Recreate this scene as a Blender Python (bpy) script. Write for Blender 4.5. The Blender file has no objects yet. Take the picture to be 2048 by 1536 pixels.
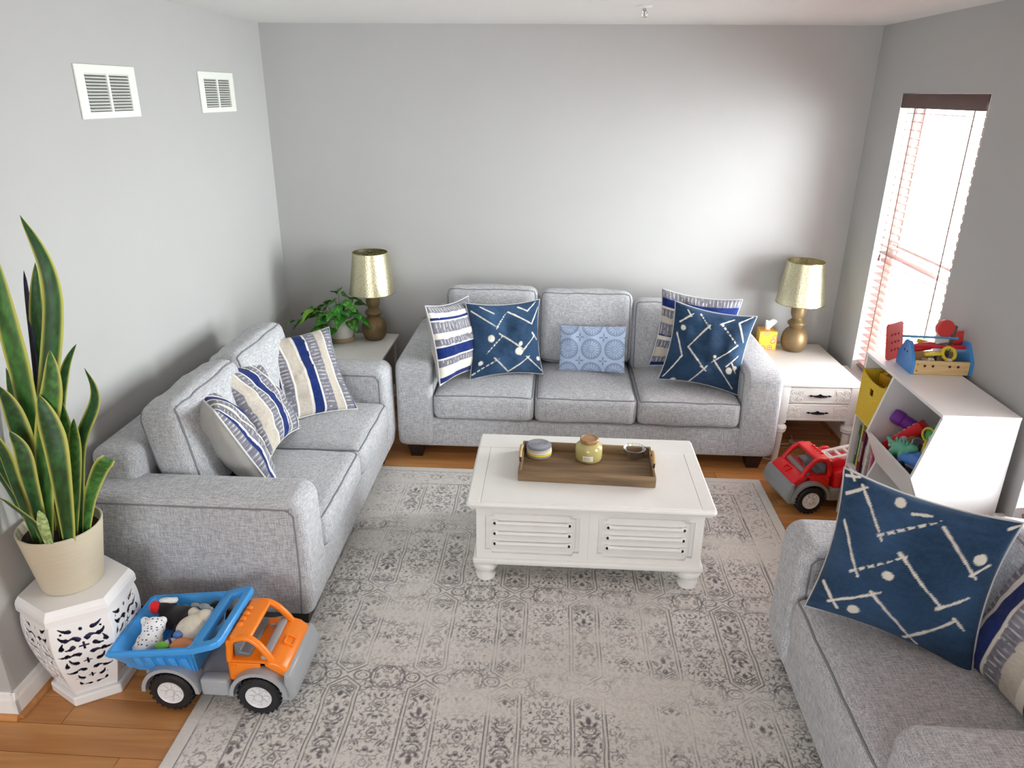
import bpy, bmesh, math, random
import numpy as np
from mathutils import Vector, Matrix, noise as mnoise

# ------------------------------------------------------------------ camera
S = bpy.context.scene
COL = S.collection
W, H = 3.707, 2.44            # room width and height; back wall y=0, left wall x=0
F_PX, PITCH, YAW, ROLL = 1469.85, 0.3766, 0.05594, 0.00969
CAM = Vector((1.8353, -4.84777, 2.05511))
fw = Vector((-math.sin(YAW)*math.cos(PITCH), math.cos(YAW)*math.cos(PITCH), -math.sin(PITCH)))
rt = fw.cross(Vector((0, 0, 1))).normalized(); up = rt.cross(fw)
r2 = rt*math.cos(ROLL)+up*math.sin(ROLL); u2 = -rt*math.sin(ROLL)+up*math.cos(ROLL)
cd = bpy.data.cameras.new('camera'); co = bpy.data.objects.new('camera', cd); COL.objects.link(co)
cd.sensor_width = 36.0; cd.lens = F_PX/2048*36.0; cd.clip_start = 0.05; cd.clip_end = 100
co.matrix_world = Matrix(((r2.x, u2.x, -fw.x, CAM.x), (r2.y, u2.y, -fw.y, CAM.y), (r2.z, u2.z, -fw.z, CAM.z), (0, 0, 0, 1)))
S.camera = co

# ------------------------------------------------------------------ world, daylight, exposure
world = bpy.data.worlds.new('overcast_sky'); S.world = world; world.use_nodes = True
bg = world.node_tree.nodes['Background']
bg.inputs['Color'].default_value = (0.93, 0.97, 1.0, 1)
bg.inputs['Strength'].default_value = 7.0
def daylight(name, loc, rot, sx, sy, power=None, color=(0.96, 0.985, 1.0)):
    l = bpy.data.lights.new(name, 'AREA'); l.shape = 'RECTANGLE'; l.size = sx; l.size_y = sy
    o = bpy.data.objects.new(name, l); COL.objects.link(o); o.location = loc; o.rotation_euler = rot
    if power is None: l.cycles.is_portal = True
    else: l.energy = power; l.color = color
    return o
HP = math.pi/2
WIN = [(-1.31, -0.42), (-3.10, -2.18)]        # y ranges of the two windows in the right wall
WZ0, WZ1 = 0.455, 2.075
for k, (a, b) in enumerate(WIN):               # daylight entering each window, lamp just outside the glass
    daylight('window_daylight', (W+0.40, (a+b)/2, (WZ0+WZ1)/2+.05), (0, HP, 0), WZ1-WZ0+.1, b-a+.1, (235, 145)[k])
daylight('rear_door_daylight', (1.0, -8.06, 1.07), (HP, 0, 0), 3.0, 2.1)     # glazed doors behind the camera
S.view_settings.view_transform = 'Standard'; S.view_settings.look = 'None'
S.view_settings.gamma = 1.0; S.view_settings.use_curve_mapping = False
S.view_settings.exposure = -0.08
S.cycles.use_denoising = True
S.cycles.max_bounces = 10; S.cycles.diffuse_bounces = 6; S.cycles.transparent_max_bounces = 24
S.cycles.sample_clamp_indirect = 8.0

# ------------------------------------------------------------------ helpers
rng = random.Random(7); nrng = np.random.default_rng(7)
def lin(r, g=None, b=None):
    if g is None: g = b = r
    f = lambda c: (c/255/12.92) if c/255 <= 0.04045 else ((c/255+0.055)/1.055)**2.4
    return (f(r), f(g), f(b))
def c4(c): return (c[0], c[1], c[2], 1.0)
MATS = {}
def mat(name, col, rough=0.5, metal=0.0, noise=0.0, nscale=20.0, bump=0.0, bscale=60.0, coat=0.0, spec=0.5, sheen=0.0, trans=0.0, ior=1.45, stretch=None):
    if name in MATS: return MATS[name]
    m = bpy.data.materials.new(name); m.use_nodes = True; nt = m.node_tree; b = nt.nodes['Principled BSDF']
    b.inputs['Base Color'].default_value = c4(col); b.inputs['Roughness'].default_value = rough
    b.inputs['Metallic'].default_value = metal; b.inputs['Specular IOR Level'].default_value = spec
    b.inputs['Coat Weight'].default_value = coat; b.inputs['Sheen Weight'].default_value = sheen
    b.inputs['Transmission Weight'].default_value = trans; b.inputs['IOR'].default_value = ior
    if noise or bump:
        tc = nt.nodes.new('ShaderNodeTexCoord'); mp = nt.nodes.new('ShaderNodeMapping')
        nt.links.new(tc.outputs['Object'], mp.inputs['Vector'])
        if stretch: mp.inputs['Scale'].default_value = stretch
    if noise:
        n = nt.nodes.new('ShaderNodeTexNoise'); n.inputs['Scale'].default_value = nscale; n.inputs['Detail'].default_value = 4
        nt.links.new(mp.outputs['Vector'], n.inputs['Vector'])
        r = nt.nodes.new('ShaderNodeValToRGB'); r.color_ramp.elements[0].position = 0.3; r.color_ramp.elements[1].position = 0.7
        lo = [max(0, c*(1-noise)) for c in col]; hi = [min(1, c*(1+noise)) for c in col]
        r.color_ramp.elements[0].color = c4(lo); r.color_ramp.elements[1].color = c4(hi)
        nt.links.new(n.outputs['Fac'], r.inputs['Fac']); nt.links.new(r.outputs['Color'], b.inputs['Base Color'])
    if bump:
        n2 = nt.nodes.new('ShaderNodeTexNoise'); n2.inputs['Scale'].default_value = bscale; n2.inputs['Detail'].default_value = 3
        nt.links.new(mp.outputs['Vector'], n2.inputs['Vector'])
        bp = nt.nodes.new('ShaderNodeBump'); bp.inputs['Strength'].default_value = bump; bp.inputs['Distance'].default_value = 0.004
        nt.links.new(n2.outputs['Fac'], bp.inputs['Height']); nt.links.new(bp.outputs['Normal'], b.inputs['Normal'])
    MATS[name] = m; return m
def fabric(name, lo, hi, scale=1.0, rough=0.95, bump=0.35, attr=False):
    """woven cloth: three stretched noises cross each other like warp and weft"""
    if name in MATS: return MATS[name]
    m = bpy.data.materials.new(name); m.use_nodes = True; nt = m.node_tree; b = nt.nodes['Principled BSDF']
    b.inputs['Roughness'].default_value = rough; b.inputs['Specular IOR Level'].default_value = 0.15
    b.inputs['Sheen Weight'].default_value = 0.15
    tc = nt.nodes.new('ShaderNodeTexCoord'); s = 0; outs = []
    for st in ((30, 330, 330), (330, 30, 330), (330, 330, 30)):
        mp = nt.nodes.new('ShaderNodeMapping'); mp.inputs['Scale'].default_value = [v*scale for v in st]
        nt.links.new(tc.outputs['Object'], mp.inputs['Vector'])
        n = nt.nodes.new('ShaderNodeTexNoise'); n.inputs['Scale'].default_value = 1.0; n.inputs['Detail'].default_value = 2
        nt.links.new(mp.outputs['Vector'], n.inputs['Vector']); outs.append(n.outputs['Fac'])
    a1 = nt.nodes.new('ShaderNodeMath'); a1.operation = 'ADD'; a2 = nt.nodes.new('ShaderNodeMath'); a2.operation = 'ADD'
    nt.links.new(outs[0], a1.inputs[0]); nt.links.new(outs[1], a1.inputs[1]); nt.links.new(a1.outputs[0], a2.inputs[0]); nt.links.new(outs[2], a2.inputs[1])
    r = nt.nodes.new('ShaderNodeMapRange'); r.inputs['From Min'].default_value = 1.2; r.inputs['From Max'].default_value = 1.8
    nt.links.new(a2.outputs[0], r.inputs['Value'])
    mx = nt.nodes.new('ShaderNodeMix'); mx.data_type = 'RGBA'
    mx.inputs[6].default_value = c4(lo); mx.inputs[7].default_value = c4(hi)
    nt.links.new(r.outputs['Result'], mx.inputs[0])
    out = mx.outputs[2]
    if attr:
        ca = nt.nodes.new('ShaderNodeVertexColor'); ca.layer_name = 'Col'
        ml = nt.nodes.new('ShaderNodeMix'); ml.data_type = 'RGBA'; ml.blend_type = 'MULTIPLY'; ml.inputs[0].default_value = 1.0
        nt.links.new(ca.outputs['Color'], ml.inputs[6]); nt.links.new(out, ml.inputs[7]); out = ml.outputs[2]
    nt.links.new(out, b.inputs['Base Color'])
    bp = nt.nodes.new('ShaderNodeBump'); bp.inputs['Strength'].default_value = bump; bp.inputs['Distance'].default_value = 0.002
    nt.links.new(a2.outputs[0], bp.inputs['Height']); nt.links.new(bp.outputs['Normal'], b.inputs['Normal'])
    MATS[name] = m; return m

def link(name, me, m, parent=None, loc=None, rot=None, smooth=True, ang=38):
    if smooth:
        me.polygons.foreach_set('use_smooth', [True]*len(me.polygons))
        if ang: me.set_sharp_from_angle(angle=math.radians(ang))
    me.name = name
    if m is not None: me.materials.clear(); me.materials.append(m)
    o = bpy.data.objects.new(name, me); COL.objects.link(o)
    if parent is not None: o.parent = parent
    if loc is not None: o.location = loc
    if rot is not None: o.rotation_euler = rot
    return o
def obj(name, bm, m, parent=None, loc=None, rot=None, smooth=True, ang=38):
    bmesh.ops.recalc_face_normals(bm, faces=bm.faces)
    me = bpy.data.meshes.new(name); bm.to_mesh(me); bm.free()
    return link(name, me, m, parent, loc, rot, smooth, ang)
def pyobj(name, v, f, m, parent=None, loc=None, rot=None, smooth=True, ang=38, col=None):
    me = bpy.data.meshes.new(name); me.from_pydata([tuple(x) for x in v], [], f); me.update()
    if col is not None:
        ca = me.color_attributes.new('Col', 'FLOAT_COLOR', 'POINT')
        c = np.ones((len(v), 4), np.float32); c[:, :3] = col; ca.data.foreach_set('color', c.ravel())
    return link(name, me, m, parent, loc, rot, smooth, ang)
def tag(o, label, cat, group=None, kind=None):
    o['label'] = label; o['category'] = cat
    if group: o['group'] = group
    if kind: o['kind'] = kind
    return o
def thing(name, label, cat, loc=(0, 0, 0), rz=0.0, group=None, kind=None, rot=None):
    o = bpy.data.objects.new(name, None); COL.objects.link(o); o.empty_display_size = 0.05
    o.location = loc; o.rotation_euler = rot if rot is not None else (0, 0, rz)
    return tag(o, label, cat, group, kind)
def dupe(o, parent=None, loc=None, rot=None):
    c = o.copy(); COL.objects.link(c)
    if parent is not None: c.parent = parent
    if loc is not None: c.location = loc
    if rot is not None: c.rotation_euler = rot
    for ch in [x for x in o.children]: dupe(ch, c)
    return c
# --- shapes (all return a bmesh, or add to one)
def BM(): return bmesh.new()
def box(x0, x1, y0, y1, z0, z1, bev=0.0, seg=2, bm=None, M=None):
    b = bmesh.new(); bmesh.ops.create_cube(b, size=1.0)
    for v in b.verts: v.co = Vector(((x0+x1)/2+v.co.x*(x1-x0), (y0+y1)/2+v.co.y*(y1-y0), (z0+z1)/2+v.co.z*(z1-z0)))
    if bev: bmesh.ops.bevel(b, geom=b.edges[:], offset=bev, segments=seg, affect='EDGES', profile=0.5)
    return join(bm, b, M)
def join(bm, b, M=None):
    if M is not None: bmesh.ops.transform(b, matrix=M, verts=b.verts)
    if bm is None: return b
    me = bpy.data.meshes.new('t'); b.to_mesh(me); b.free(); bm.from_mesh(me); bpy.data.meshes.remove(me); return bm
def lathe(prof, seg=40, bm=None, M=None, ripple=None):
    b = bmesh.new(); rings = []
    for (r, z) in prof:
        if r < 1e-6: rings.append([b.verts.new((0, 0, z))]); continue
        ring = []
        for i in range(seg):
            a = 2*math.pi*i/seg; rr = r*(1+(ripple(a, z) if ripple else 0)); ring.append(b.verts.new((rr*math.cos(a), rr*math.sin(a), z)))
        rings.append(ring)
    for A, B in zip(rings, rings[1:]):
        for i in range(seg):
            j = (i+1) % seg
            if len(A) == 1 and len(B) == 1: continue
            if len(A) == 1: b.faces.new((A[0], B[i], B[j]))
            elif len(B) == 1: b.faces.new((A[i], A[j], B[0]))
            else: b.faces.new((A[i], A[j], B[j], B[i]))
    return join(bm, b, M)
def smooth_path(pts, n=8, closed=False):
    P = [Vector(p) for p in pts]; out = []; N = len(P)
    for i in range(N if closed else N-1):
        p0 = P[(i-1) % N] if (closed or i > 0) else P[i]; p1 = P[i]; p2 = P[(i+1) % N]
        p3 = P[(i+2) % N] if (closed or i+2 < N) else p2
        for k in range(n):
            t = k/n; out.append(0.5*((2*p1)+(p2-p0)*t+(2*p0-5*p1+4*p2-p3)*t*t+(3*p1-p0-3*p2+p3)*t**3))
    if not closed: out.append(P[-1])
    return out
def tube(pts, r, seg=8, closed=False, bm=None, M=None, cap=True):
    P = [Vector(p) for p in pts]; b = bmesh.new(); n = len(P); rings = []; nrm = None
    for i in range(n):
        t = (P[(i+1) % n]-P[i-1]) if closed else (P[min(i+1, n-1)]-P[max(i-1, 0)])
        t = t.normalized() if t.length > 1e-9 else Vector((0, 0, 1))
        if nrm is None:
            nrm = t.orthogonal().normalized()
        else:
            nrm = nrm-t*nrm.dot(t)
            nrm = nrm.normalized() if nrm.length > 1e-6 else t.orthogonal().normalized()
        bi = t.cross(nrm); rr = r[i] if isinstance(r, (list, tuple)) else r
        rings.append([b.verts.new(P[i]+nrm*math.cos(2*math.pi*k/seg)*rr+bi*math.sin(2*math.pi*k/seg)*rr) for k in range(seg)])
    for i in range(n if closed else n-1):
        A, B = rings[i], rings[(i+1) % n]
        off = 0
        if closed and i == n-1:
            off = min(range(seg), key=lambda o: (A[0].co-B[o].co).length)
        for k in range(seg):
            b.faces.new((A[k], A[(k+1) % seg], B[(k+1+off) % seg], B[(k+off) % seg]))
    if cap and not closed:
        b.faces.new(rings[0][::-1]); b.faces.new(rings[-1])
    return join(bm, b, M)
def prism(poly, t0, t1, axis='y', bev=0.0, seg=2, bm=None, M=None):
    """polygon in the plane normal to axis (x: (y,z), y: (x,z), z: (x,y)) pushed from t0 to t1"""
    b = bmesh.new()
    put = {'x': lambda p, t: (t, p[0], p[1]), 'y': lambda p, t: (p[0], t, p[1]), 'z': lambda p, t: (p[0], p[1], t)}[axis]
    A = [b.verts.new(put(p, t0)) for p in poly]; B = [b.verts.new(put(p, t1)) for p in poly]; n = len(poly)
    b.faces.new(A); b.faces.new(B[::-1])
    for i in range(n): b.faces.new((A[i], B[i], B[(i+1) % n], A[(i+1) % n]))
    bmesh.ops.recalc_face_normals(b, faces=b.faces)
    if bev:
        es = [e for e in b.edges if e.calc_face_angle(0) > 0.35]
        bmesh.ops.bevel(b, geom=es, offset=bev, segments=seg, affect='EDGES', profile=0.5)
    return join(bm, b, M)
def ring_prism(outer, inner, t0, t1, axis='y', bm=None, M=None, bev=0.0):
    """plate with a hole; outer and inner have the same number of points"""
    b = bmesh.new()
    put = {'x': lambda p, t: (t, p[0], p[1]), 'y': lambda p, t: (p[0], t, p[1]), 'z': lambda p, t: (p[0], p[1], t)}[axis]
    o0 = [b.verts.new(put(p, t0)) for p in outer]; o1 = [b.verts.new(put(p, t1)) for p in outer]
    i0 = [b.verts.new(put(p, t0)) for p in inner]; i1 = [b.verts.new(put(p, t1)) for p in inner]; n = len(outer)
    for i in range(n):
        j = (i+1) % n
        b.faces.new((o0[i], o0[j], i0[j], i0[i])); b.faces.new((o1[i], i1[i], i1[j], o1[j]))
        b.faces.new((o0[i], o1[i], o1[j], o0[j])); b.faces.new((i0[i], i0[j], i1[j], i1[i]))
    bmesh.ops.recalc_face_normals(b, faces=b.faces)
    if bev:
        es = [e for e in b.edges if e.calc_face_angle(0) > 0.6]
        bmesh.ops.bevel(b, geom=es, offset=bev, segments=2, affect='EDGES', profile=0.5)
    return join(bm, b, M)
def rrect(x0, x1, y0, y1, r, n=5):
    out = []
    for cx, cy, a0 in ((x1-r, y1-r, 0), (x0+r, y1-r, 90), (x0+r, y0+r, 180), (x1-r, y0+r, 270)):
        for k in range(n+1):
            a = math.radians(a0+90*k/n); out.append((cx+r*math.cos(a), cy+r*math.sin(a)))
    return out
def ball(c, r, bm=None, M=None, u=20, v=12):
    b = bmesh.new(); bmesh.ops.create_uvsphere(b, u_segments=u, v_segments=v, radius=1.0)
    r = (r, r, r) if not hasattr(r, '__len__') else r
    for w in b.verts: w.co = Vector((c[0]+w.co.x*r[0], c[1]+w.co.y*r[1], c[2]+w.co.z*r[2]))
    return join(bm, b, M)
def T(x, y, z): return Matrix.Translation((x, y, z))
def RZ(a): return Matrix.Rotation(a, 4, 'Z')
def RX(a): return Matrix.Rotation(a, 4, 'X')
def RY(a): return Matrix.Rotation(a, 4, 'Y')
def blob(name, parts, m, parent=None, loc=None, rot=None, vox=0.006):
    """soft toy body: overlapping ellipsoids fused into one skin"""
    bm = BM()
    for c, r in parts: ball(c, r, bm, u=24, v=16)
    o = obj(name, bm, m, parent, loc, rot, ang=None)
    md = o.modifiers.new('skin', 'REMESH'); md.mode = 'VOXEL'; md.voxel_size = vox; md.use_smooth_shade = True
    sm = o.modifiers.new('soft', 'SMOOTH'); sm.iterations = 4; sm.factor = 0.6
    return o
# ================================================================== THE ROOM
M_wall = mat('wall_paint', lin(180, 180, 179), 0.75, bump=0.06, bscale=220, noise=0.012, nscale=3)
M_ceil = mat('ceiling_paint', lin(228, 228, 226), 0.85, bump=0.08, bscale=200)
M_white = mat('white_trim_paint', lin(240, 240, 238), 0.4)
M_vinyl = mat('white_window_vinyl', lin(238, 240, 242), 0.35)
def struct(o, label, cat): return tag(o, label, cat, kind='structure')
YR = -8.0                                     # rear of the room, behind the camera
YE = -2.972                                   # where the left wall ends at an outside corner
struct(obj('wall_back', box(-0.12, W+0.14, 0.0, 0.12, -0.1, H+0.1), M_wall, smooth=False), 'plain light grey back wall behind the three-seat sofa', 'wall')
struct(obj('wall_left', box(-0.12, 0.0, YE, 0.0, -0.1, H+0.1), M_wall, smooth=False), 'light grey left wall with two vents above the loveseat', 'wall')
struct(obj('wall_hall', box(-2.6, -0.12, YE, YE+0.12, -0.1, H+0.1), M_wall, smooth=False), 'short grey wall return beside the plant stool', 'wall')
struct(obj('wall_far_left', box(-2.72, -2.6, YR, YE+0.12, -0.1, H+0.1), M_wall, smooth=False), 'grey wall of the adjoining hall', 'wall')
bm = BM(); y = 0.0
for (a, b) in WIN:                            # right wall with its two window openings
    box(W, W+0.14, b, y, -0.1, H+0.1, bm=bm); box(W, W+0.14, a, b, -0.1, WZ0, bm=bm); box(W, W+0.14, a, b, WZ1, H+0.1, bm=bm); y = a
box(W, W+0.14, YR, y, -0.1, H+0.1, bm=bm)
struct(obj('wall_right', bm, M_wall, smooth=False), 'light grey right wall with the windows', 'wall')
bm = BM(); box(-2.72, -0.5, YR-0.14, YR, -0.1, H+0.1, bm=bm); box(2.5, W+0.14, YR-0.14, YR, -0.1, H+0.1, bm=bm); box(-0.5, 2.5, YR-0.14, YR, 2.15, H+0.1, bm=bm)
struct(obj('wall_rear', bm, M_wall, smooth=False), 'grey wall with wide doorway behind the camera', 'wall')
struct(obj('ceiling', box(-2.72, W+0.14, YR-0.14, 0.12, H, H+0.1), M_ceil, smooth=False), 'smooth white ceiling', 'ceiling')

# floor: sub-floor with single laminate planks laid on it
def wood(name, a, b, sc=(1.6, 22, 22), rough=0.35, attr=False, coat=0.0):
    if name in MATS: return MATS[name]
    m = bpy.data.materials.new(name); m.use_nodes = True; nt = m.node_tree; bs = nt.nodes['Principled BSDF']
    bs.inputs['Roughness'].default_value = rough; bs.inputs['Coat Weight'].default_value = coat
    tc = nt.nodes.new('ShaderNodeTexCoord'); oi = nt.nodes.new('ShaderNodeObjectInfo')
    mp = nt.nodes.new('ShaderNodeMapping'); mp.inputs['Scale'].default_value = sc
    ad = nt.nodes.new('ShaderNodeVectorMath'); ad.operation = 'MULTIPLY_ADD'; ad.inputs[1].default_value = (7, 13, 5)
    cb = nt.nodes.new('ShaderNodeCombineXYZ')
    for i in range(3): nt.links.new(oi.outputs['Random'], cb.inputs[i])
    nt.links.new(tc.outputs['Object'], mp.inputs['Vector']); nt.links.new(cb.outputs[0], ad.inputs[0]); nt.links.new(mp.outputs[0], ad.inputs[2])
    n = nt.nodes.new('ShaderNodeTexNoise'); n.inputs['Scale'].default_value = 1.0; n.inputs['Detail'].default_value = 5; n.inputs['Distortion'].default_value = 0.6
    nt.links.new(ad.outputs[0], n.inputs['Vector'])
    r = nt.nodes.new('ShaderNodeValToRGB'); r.color_ramp.elements[0].position = 0.32; r.color_ramp.elements[1].position = 0.68
    r.color_ramp.elements[0].color = c4(a); r.color_ramp.elements[1].color = c4(b)
    nt.links.new(n.outputs['Fac'], r.inputs['Fac'])
    hs = nt.nodes.new('ShaderNodeHueSaturation'); mr = nt.nodes.new('ShaderNodeMapRange'); mr.inputs['To Min'].default_value = 0.86; mr.inputs['To Max'].default_value = 1.1
    nt.links.new(oi.outputs['Random'], mr.inputs['Value']); nt.links.new(mr.outputs[0], hs.inputs['Value'])
    nt.links.new(r.outputs['Color'], hs.inputs['Color']); nt.links.new(hs.outputs['Color'], bs.inputs['Base Color'])
    MATS[name] = m; return m
M_floor = wood('orange_oak_laminate', lin(184, 122, 68), lin(214, 156, 96))
fl = struct(obj('floor', prism([(YR-0.14, -0.12), (0.12, -0.12), (0.12, -0.012), (-4.32, -0.012), (-4.32, 0.0), (YR-0.14, 0.0)], -2.72, W+0.14, 'x'), M_floor, smooth=False), 'orange-brown wood laminate plank floor', 'floor')
RUG = (0.60, 3.05, -4.15, -1.05)
pw, plen = 0.12, 1.22
plank_mesh = None
for r in range(36):
    y1 = -r*pw; y0 = y1-pw; off = (r*0.47) % 1.22
    x = -0.75-off
    while x < W:
        a, b = max(x, -0.75 if y1 < YE else 0.0), min(x+plen, W)
        if b-a > 0.05 and not (a > RUG[0]+.02 and b < RUG[1]-.02 and y0 > RUG[2]+.02 and y1 < RUG[3]-.02):
            full = abs(b-a-plen) < 1e-6
            if full and plank_mesh is not None:
                o = bpy.data.objects.new('plank', plank_mesh); COL.objects.link(o); o.parent = fl
            else:
                o = obj('plank', box(-(b-a)/2+.0008, (b-a)/2-.0008, -pw/2+.0008, pw/2-.0008, -0.011, 0.0, 0.0012, 1), M_floor, fl, smooth=False)
                if full: plank_mesh = o.data
            o.location = ((a+b)/2, (y0+y1)/2, 0)
        x += plen
# baseboards with oak shoe moulding
M_shoe = wood('oak_shoe_moulding', lin(176, 118, 70), lin(204, 146, 90))
BBP = [(0, 0), (0.014, 0), (0.014, 0.075), (0.010, 0.085), (0.008, 0.10), (0.004, 0.105), (0, 0.105)]
def baseboard(name, p0, p1, nx, ny, label):
    """moulded board along p0-p1 on the floor, standing off the wall along (nx, ny)"""
    d = Vector((p1[0]-p0[0], p1[1]-p0[1], 0)); L = d.length; d.normalize()
    Mt = Matrix(((d.x, nx, 0, p0[0]), (d.y, ny, 0, p0[1]), (0, 0, 1, 0), (0, 0, 0, 1)))
    o = struct(obj(name, prism(BBP, 0, L, 'x', M=Mt), M_white, smooth=False), label, 'baseboard')
    sp = [(0.014, 0.001)]+[(0.014+0.016*math.cos(a), 0.001+0.018*math.sin(a)) for a in [k*math.pi/2/5 for k in range(6)]]
    obj('shoe_moulding', prism(sp, 0, L, 'x', M=Mt), M_shoe, o)
baseboard('baseboard_back', (0, 0), (W, 0), 0, -1, 'white baseboard along the back wall')
baseboard('baseboard_left', (0, YE-0.014), (0, 0), 1, 0, 'white baseboard along the left wall by the stool')
baseboard('baseboard_hall', (-2.6, YE), (0.014, YE), 0, -1, 'white baseboard on the wall return')
baseboard('baseboard_right', (W, YR), (W, 0), -1, 0, 'white baseboard along the right wall')

# windows: frame, sashes, panes, sill
M_glass = bpy.data.materials.new('window_glass'); M_glass.use_nodes = True
nt = M_glass.node_tree; nt.nodes.clear()
_o = nt.nodes.new('ShaderNodeOutputMaterial'); _m = nt.nodes.new('ShaderNodeMixShader'); _t = nt.nodes.new('ShaderNodeBsdfTransparent'); _g = nt.nodes.new('ShaderNodeBsdfGlossy')
_g.inputs['Roughness'].default_value = 0.02; _m.inputs[0].default_value = 0.05; _t.inputs['Color'].default_value = (.97, .985, .98, 1)
nt.links.new(_t.outputs[0], _m.inputs[1]); nt.links.new(_g.outputs[0], _m.inputs[2]); nt.links.new(_m.outputs[0], _o.inputs[0])
ZM = 1.245
for k, (a, b) in enumerate(WIN):
    wn = thing('window_%d' % (k+1), ['white double-hung window beside the right lamp', 'white double-hung window above the armchair'][k], 'window', (W, (a+b)/2, WZ0), kind='structure')
    hw = (b-a)/2; hz = WZ1-WZ0; zm = ZM-WZ0
    R = lambda x0, x1, y0, y1, z0, z1, bv=0.004: box(x0, x1, y0, y1, z0, z1, bv, 1)
    bm = BM()
    ring_prism([(-hw, 0.02), (hw, 0.02), (hw, hz), (-hw, hz)], [(-hw+.03, .05), (hw-.03, .05), (hw-.03, hz-.03), (-hw+.03, hz-.03)], 0.085, 0.139, 'x', bm=bm)
    obj('window_frame', bm, M_vinyl, wn, smooth=False)
    for nm, z0, z1, x0 in (('lower_sash', .045, zm+.02, .09), ('upper_sash', zm-.02, hz-.028, .113)):
        sh = obj(nm, ring_prism([(-hw+.028, z0), (hw-.028, z0), (hw-.028, z1), (-hw+.028, z1)], [(-hw+.065, z0+.045), (hw-.065, z0+.045), (hw-.065, z1-.04), (-hw+.065, z1-.04)], x0, x0+.022, 'x'), M_vinyl, wn, smooth=False)
        obj('pane', box(x0+.009, x0+.013, -hw+.06, hw-.06, z0+.04, z1-.035), M_glass, sh, smooth=False)
    obj('window_sill', box(0.0002, 0.086, -hw+.004, hw-.004, -0.002, 0.020), M_white, wn)
    obj('sill_horn', box(-0.045, -0.0005, -hw-.055, hw+.055, -0.002, 0.020, 0.004, 2), M_white, wn)
    obj('sill_apron', box(-0.014, -0.0005, -hw-.03, hw+.03, -0.06, -0.002, 0.003, 1), M_white, wn)
    bm = box(-.0003, .085, hw-.0035, hw-.0005, .02, hz-.001); obj('jamb_lining', bm, M_white, wn, smooth=False)
    bm = box(-.0003, .085, -hw+.0005, -hw+.0035, .02, hz-.001); obj('jamb_lining', bm, M_white, wn, smooth=False)
# wooden blinds
M_slat = mat('brown_wood_blind', lin(142, 101, 92), 0.35, noise=0.08, nscale=6, stretch=(20, 1, 20))
M_val = mat('dark_brown_valance', lin(96, 70, 64), 0.4, noise=0.12, nscale=6, stretch=(20, 1, 20))
M_cord = mat('blind_cord', lin(120, 88, 78), 0.8)
for k, (a, b) in enumerate(WIN):
    bl = thing('window_blind', ['brown slatted wood blind in the window beside the right lamp', 'brown slatted wood blind in the window at right frame edge'][k], 'blind', (W+.045, (a+b)/2, WZ0), group='wood blinds')
    hw = (b-a)/2-.012; hz = WZ1-WZ0
    obj('valance', box(-.05, -.036, -hw, hw, hz-.075, hz-.004, .004, 2), M_val, bl)
    obj('headrail', box(-.030, .025, -hw, hw, hz-.05, hz-.006, .003, 1), M_val, bl)
    sm = None; n = 35; ztop = hz-.10; zb = .085
    for i in range(n):
        z = ztop-(ztop-zb)*i/(n-1)
        if sm is None:
            # a thin, slightly crowned slat
            pts = [(-.025, -.0012), (0, -.0004), (.025, -.0012), (.025, .0006), (0, .0016), (-.025, .0006)]
            o = obj('slat', prism(pts, -hw+.004, hw-.004, 'y'), M_slat, bl, smooth=False); sm = o.data
        else:
            o = bpy.data.objects.new('slat', sm); COL.objects.link(o); o.parent = bl
        o.location = (0, 0, z); o.rotation_euler = (0, math.radians(-3), 0)
    obj('bottom_rail', box(-.025, .025, -hw+.004, hw-.004, .046, .062, .004, 2), M_slat, bl)
    for yy in (-hw+.13, hw-.13):
        for xx in (-.027, .027):
            obj('ladder_cord', box(xx-.0012, xx+.0012, yy-.004, yy+.004, .055, hz-.05), M_cord, bl, smooth=False)
    obj('lift_cord', tube([(-.034, hw-.07, hz-.06), (-.036, hw-.07, .75)], .0016, 6), M_cord, bl)
    obj('cord_tassel', lathe([(0, .0), (.009, .002), (.006, .035), (.002, .04)], 12, M=T(-.036, hw-.07, .715)), M_slat, bl)

# vents on the left wall
M_vent = mat('vent_enamel', lin(232, 234, 228), 0.45)
M_vdark = mat('vent_duct_shade', lin(70, 72, 72), 0.8)
for k, (y0, y1, lab) in enumerate(((-1.937, -1.514, 'larger-looking white louvred wall vent nearer the plant'), (-0.911, -0.487, 'smaller-looking white louvred wall vent nearer the room corner'))):
    v = thing('wall_vent', lab, 'vent', (0, (y0+y1)/2, 1.946), group='wall vents')
    hw = (y1-y0)/2; hh = .20
    obj('frame', ring_prism([(-hw, 0), (hw, 0), (hw, hh), (-hw, hh)], [(-hw+.055, .026), (hw-.055, .026), (hw-.055, hh-.032), (-hw+.055, hh-.032)], .0005, .008, 'x', bev=.002), M_vent, v, smooth=False)
    obj('backing', box(.0003, .0012, -hw+.05, hw-.05, .02, hh-.028), M_vdark, v, smooth=False)  # flat dark sheet standing in for the shade of the duct opening
    obj('mullion', box(.001, .009, -.008, .008, .024, hh-.03, .001, 1), M_vent, v, smooth=False)
    sm = None
    for s in (-1, 1):
        for i in range(12):
            if sm is None:
                o = obj('slat', box(-.0055, .0055, -(hw-.064)/2, (hw-.064)/2, -.0006, .0006), M_vent, v, smooth=False); sm = o.data
            else: o = bpy.data.objects.new('slat', sm); COL.objects.link(o); o.parent = v
            o.location = (.0062, s*((hw-.055)+.008)/2, .033+i*.0120); o.rotation_euler = (0, math.radians(38), 0)
    for s in (-1, 1): obj('screw', ball((.008, s*(hw-.026), .1), (.002, .004, .004), u=10, v=6), M_vent, v)
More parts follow.
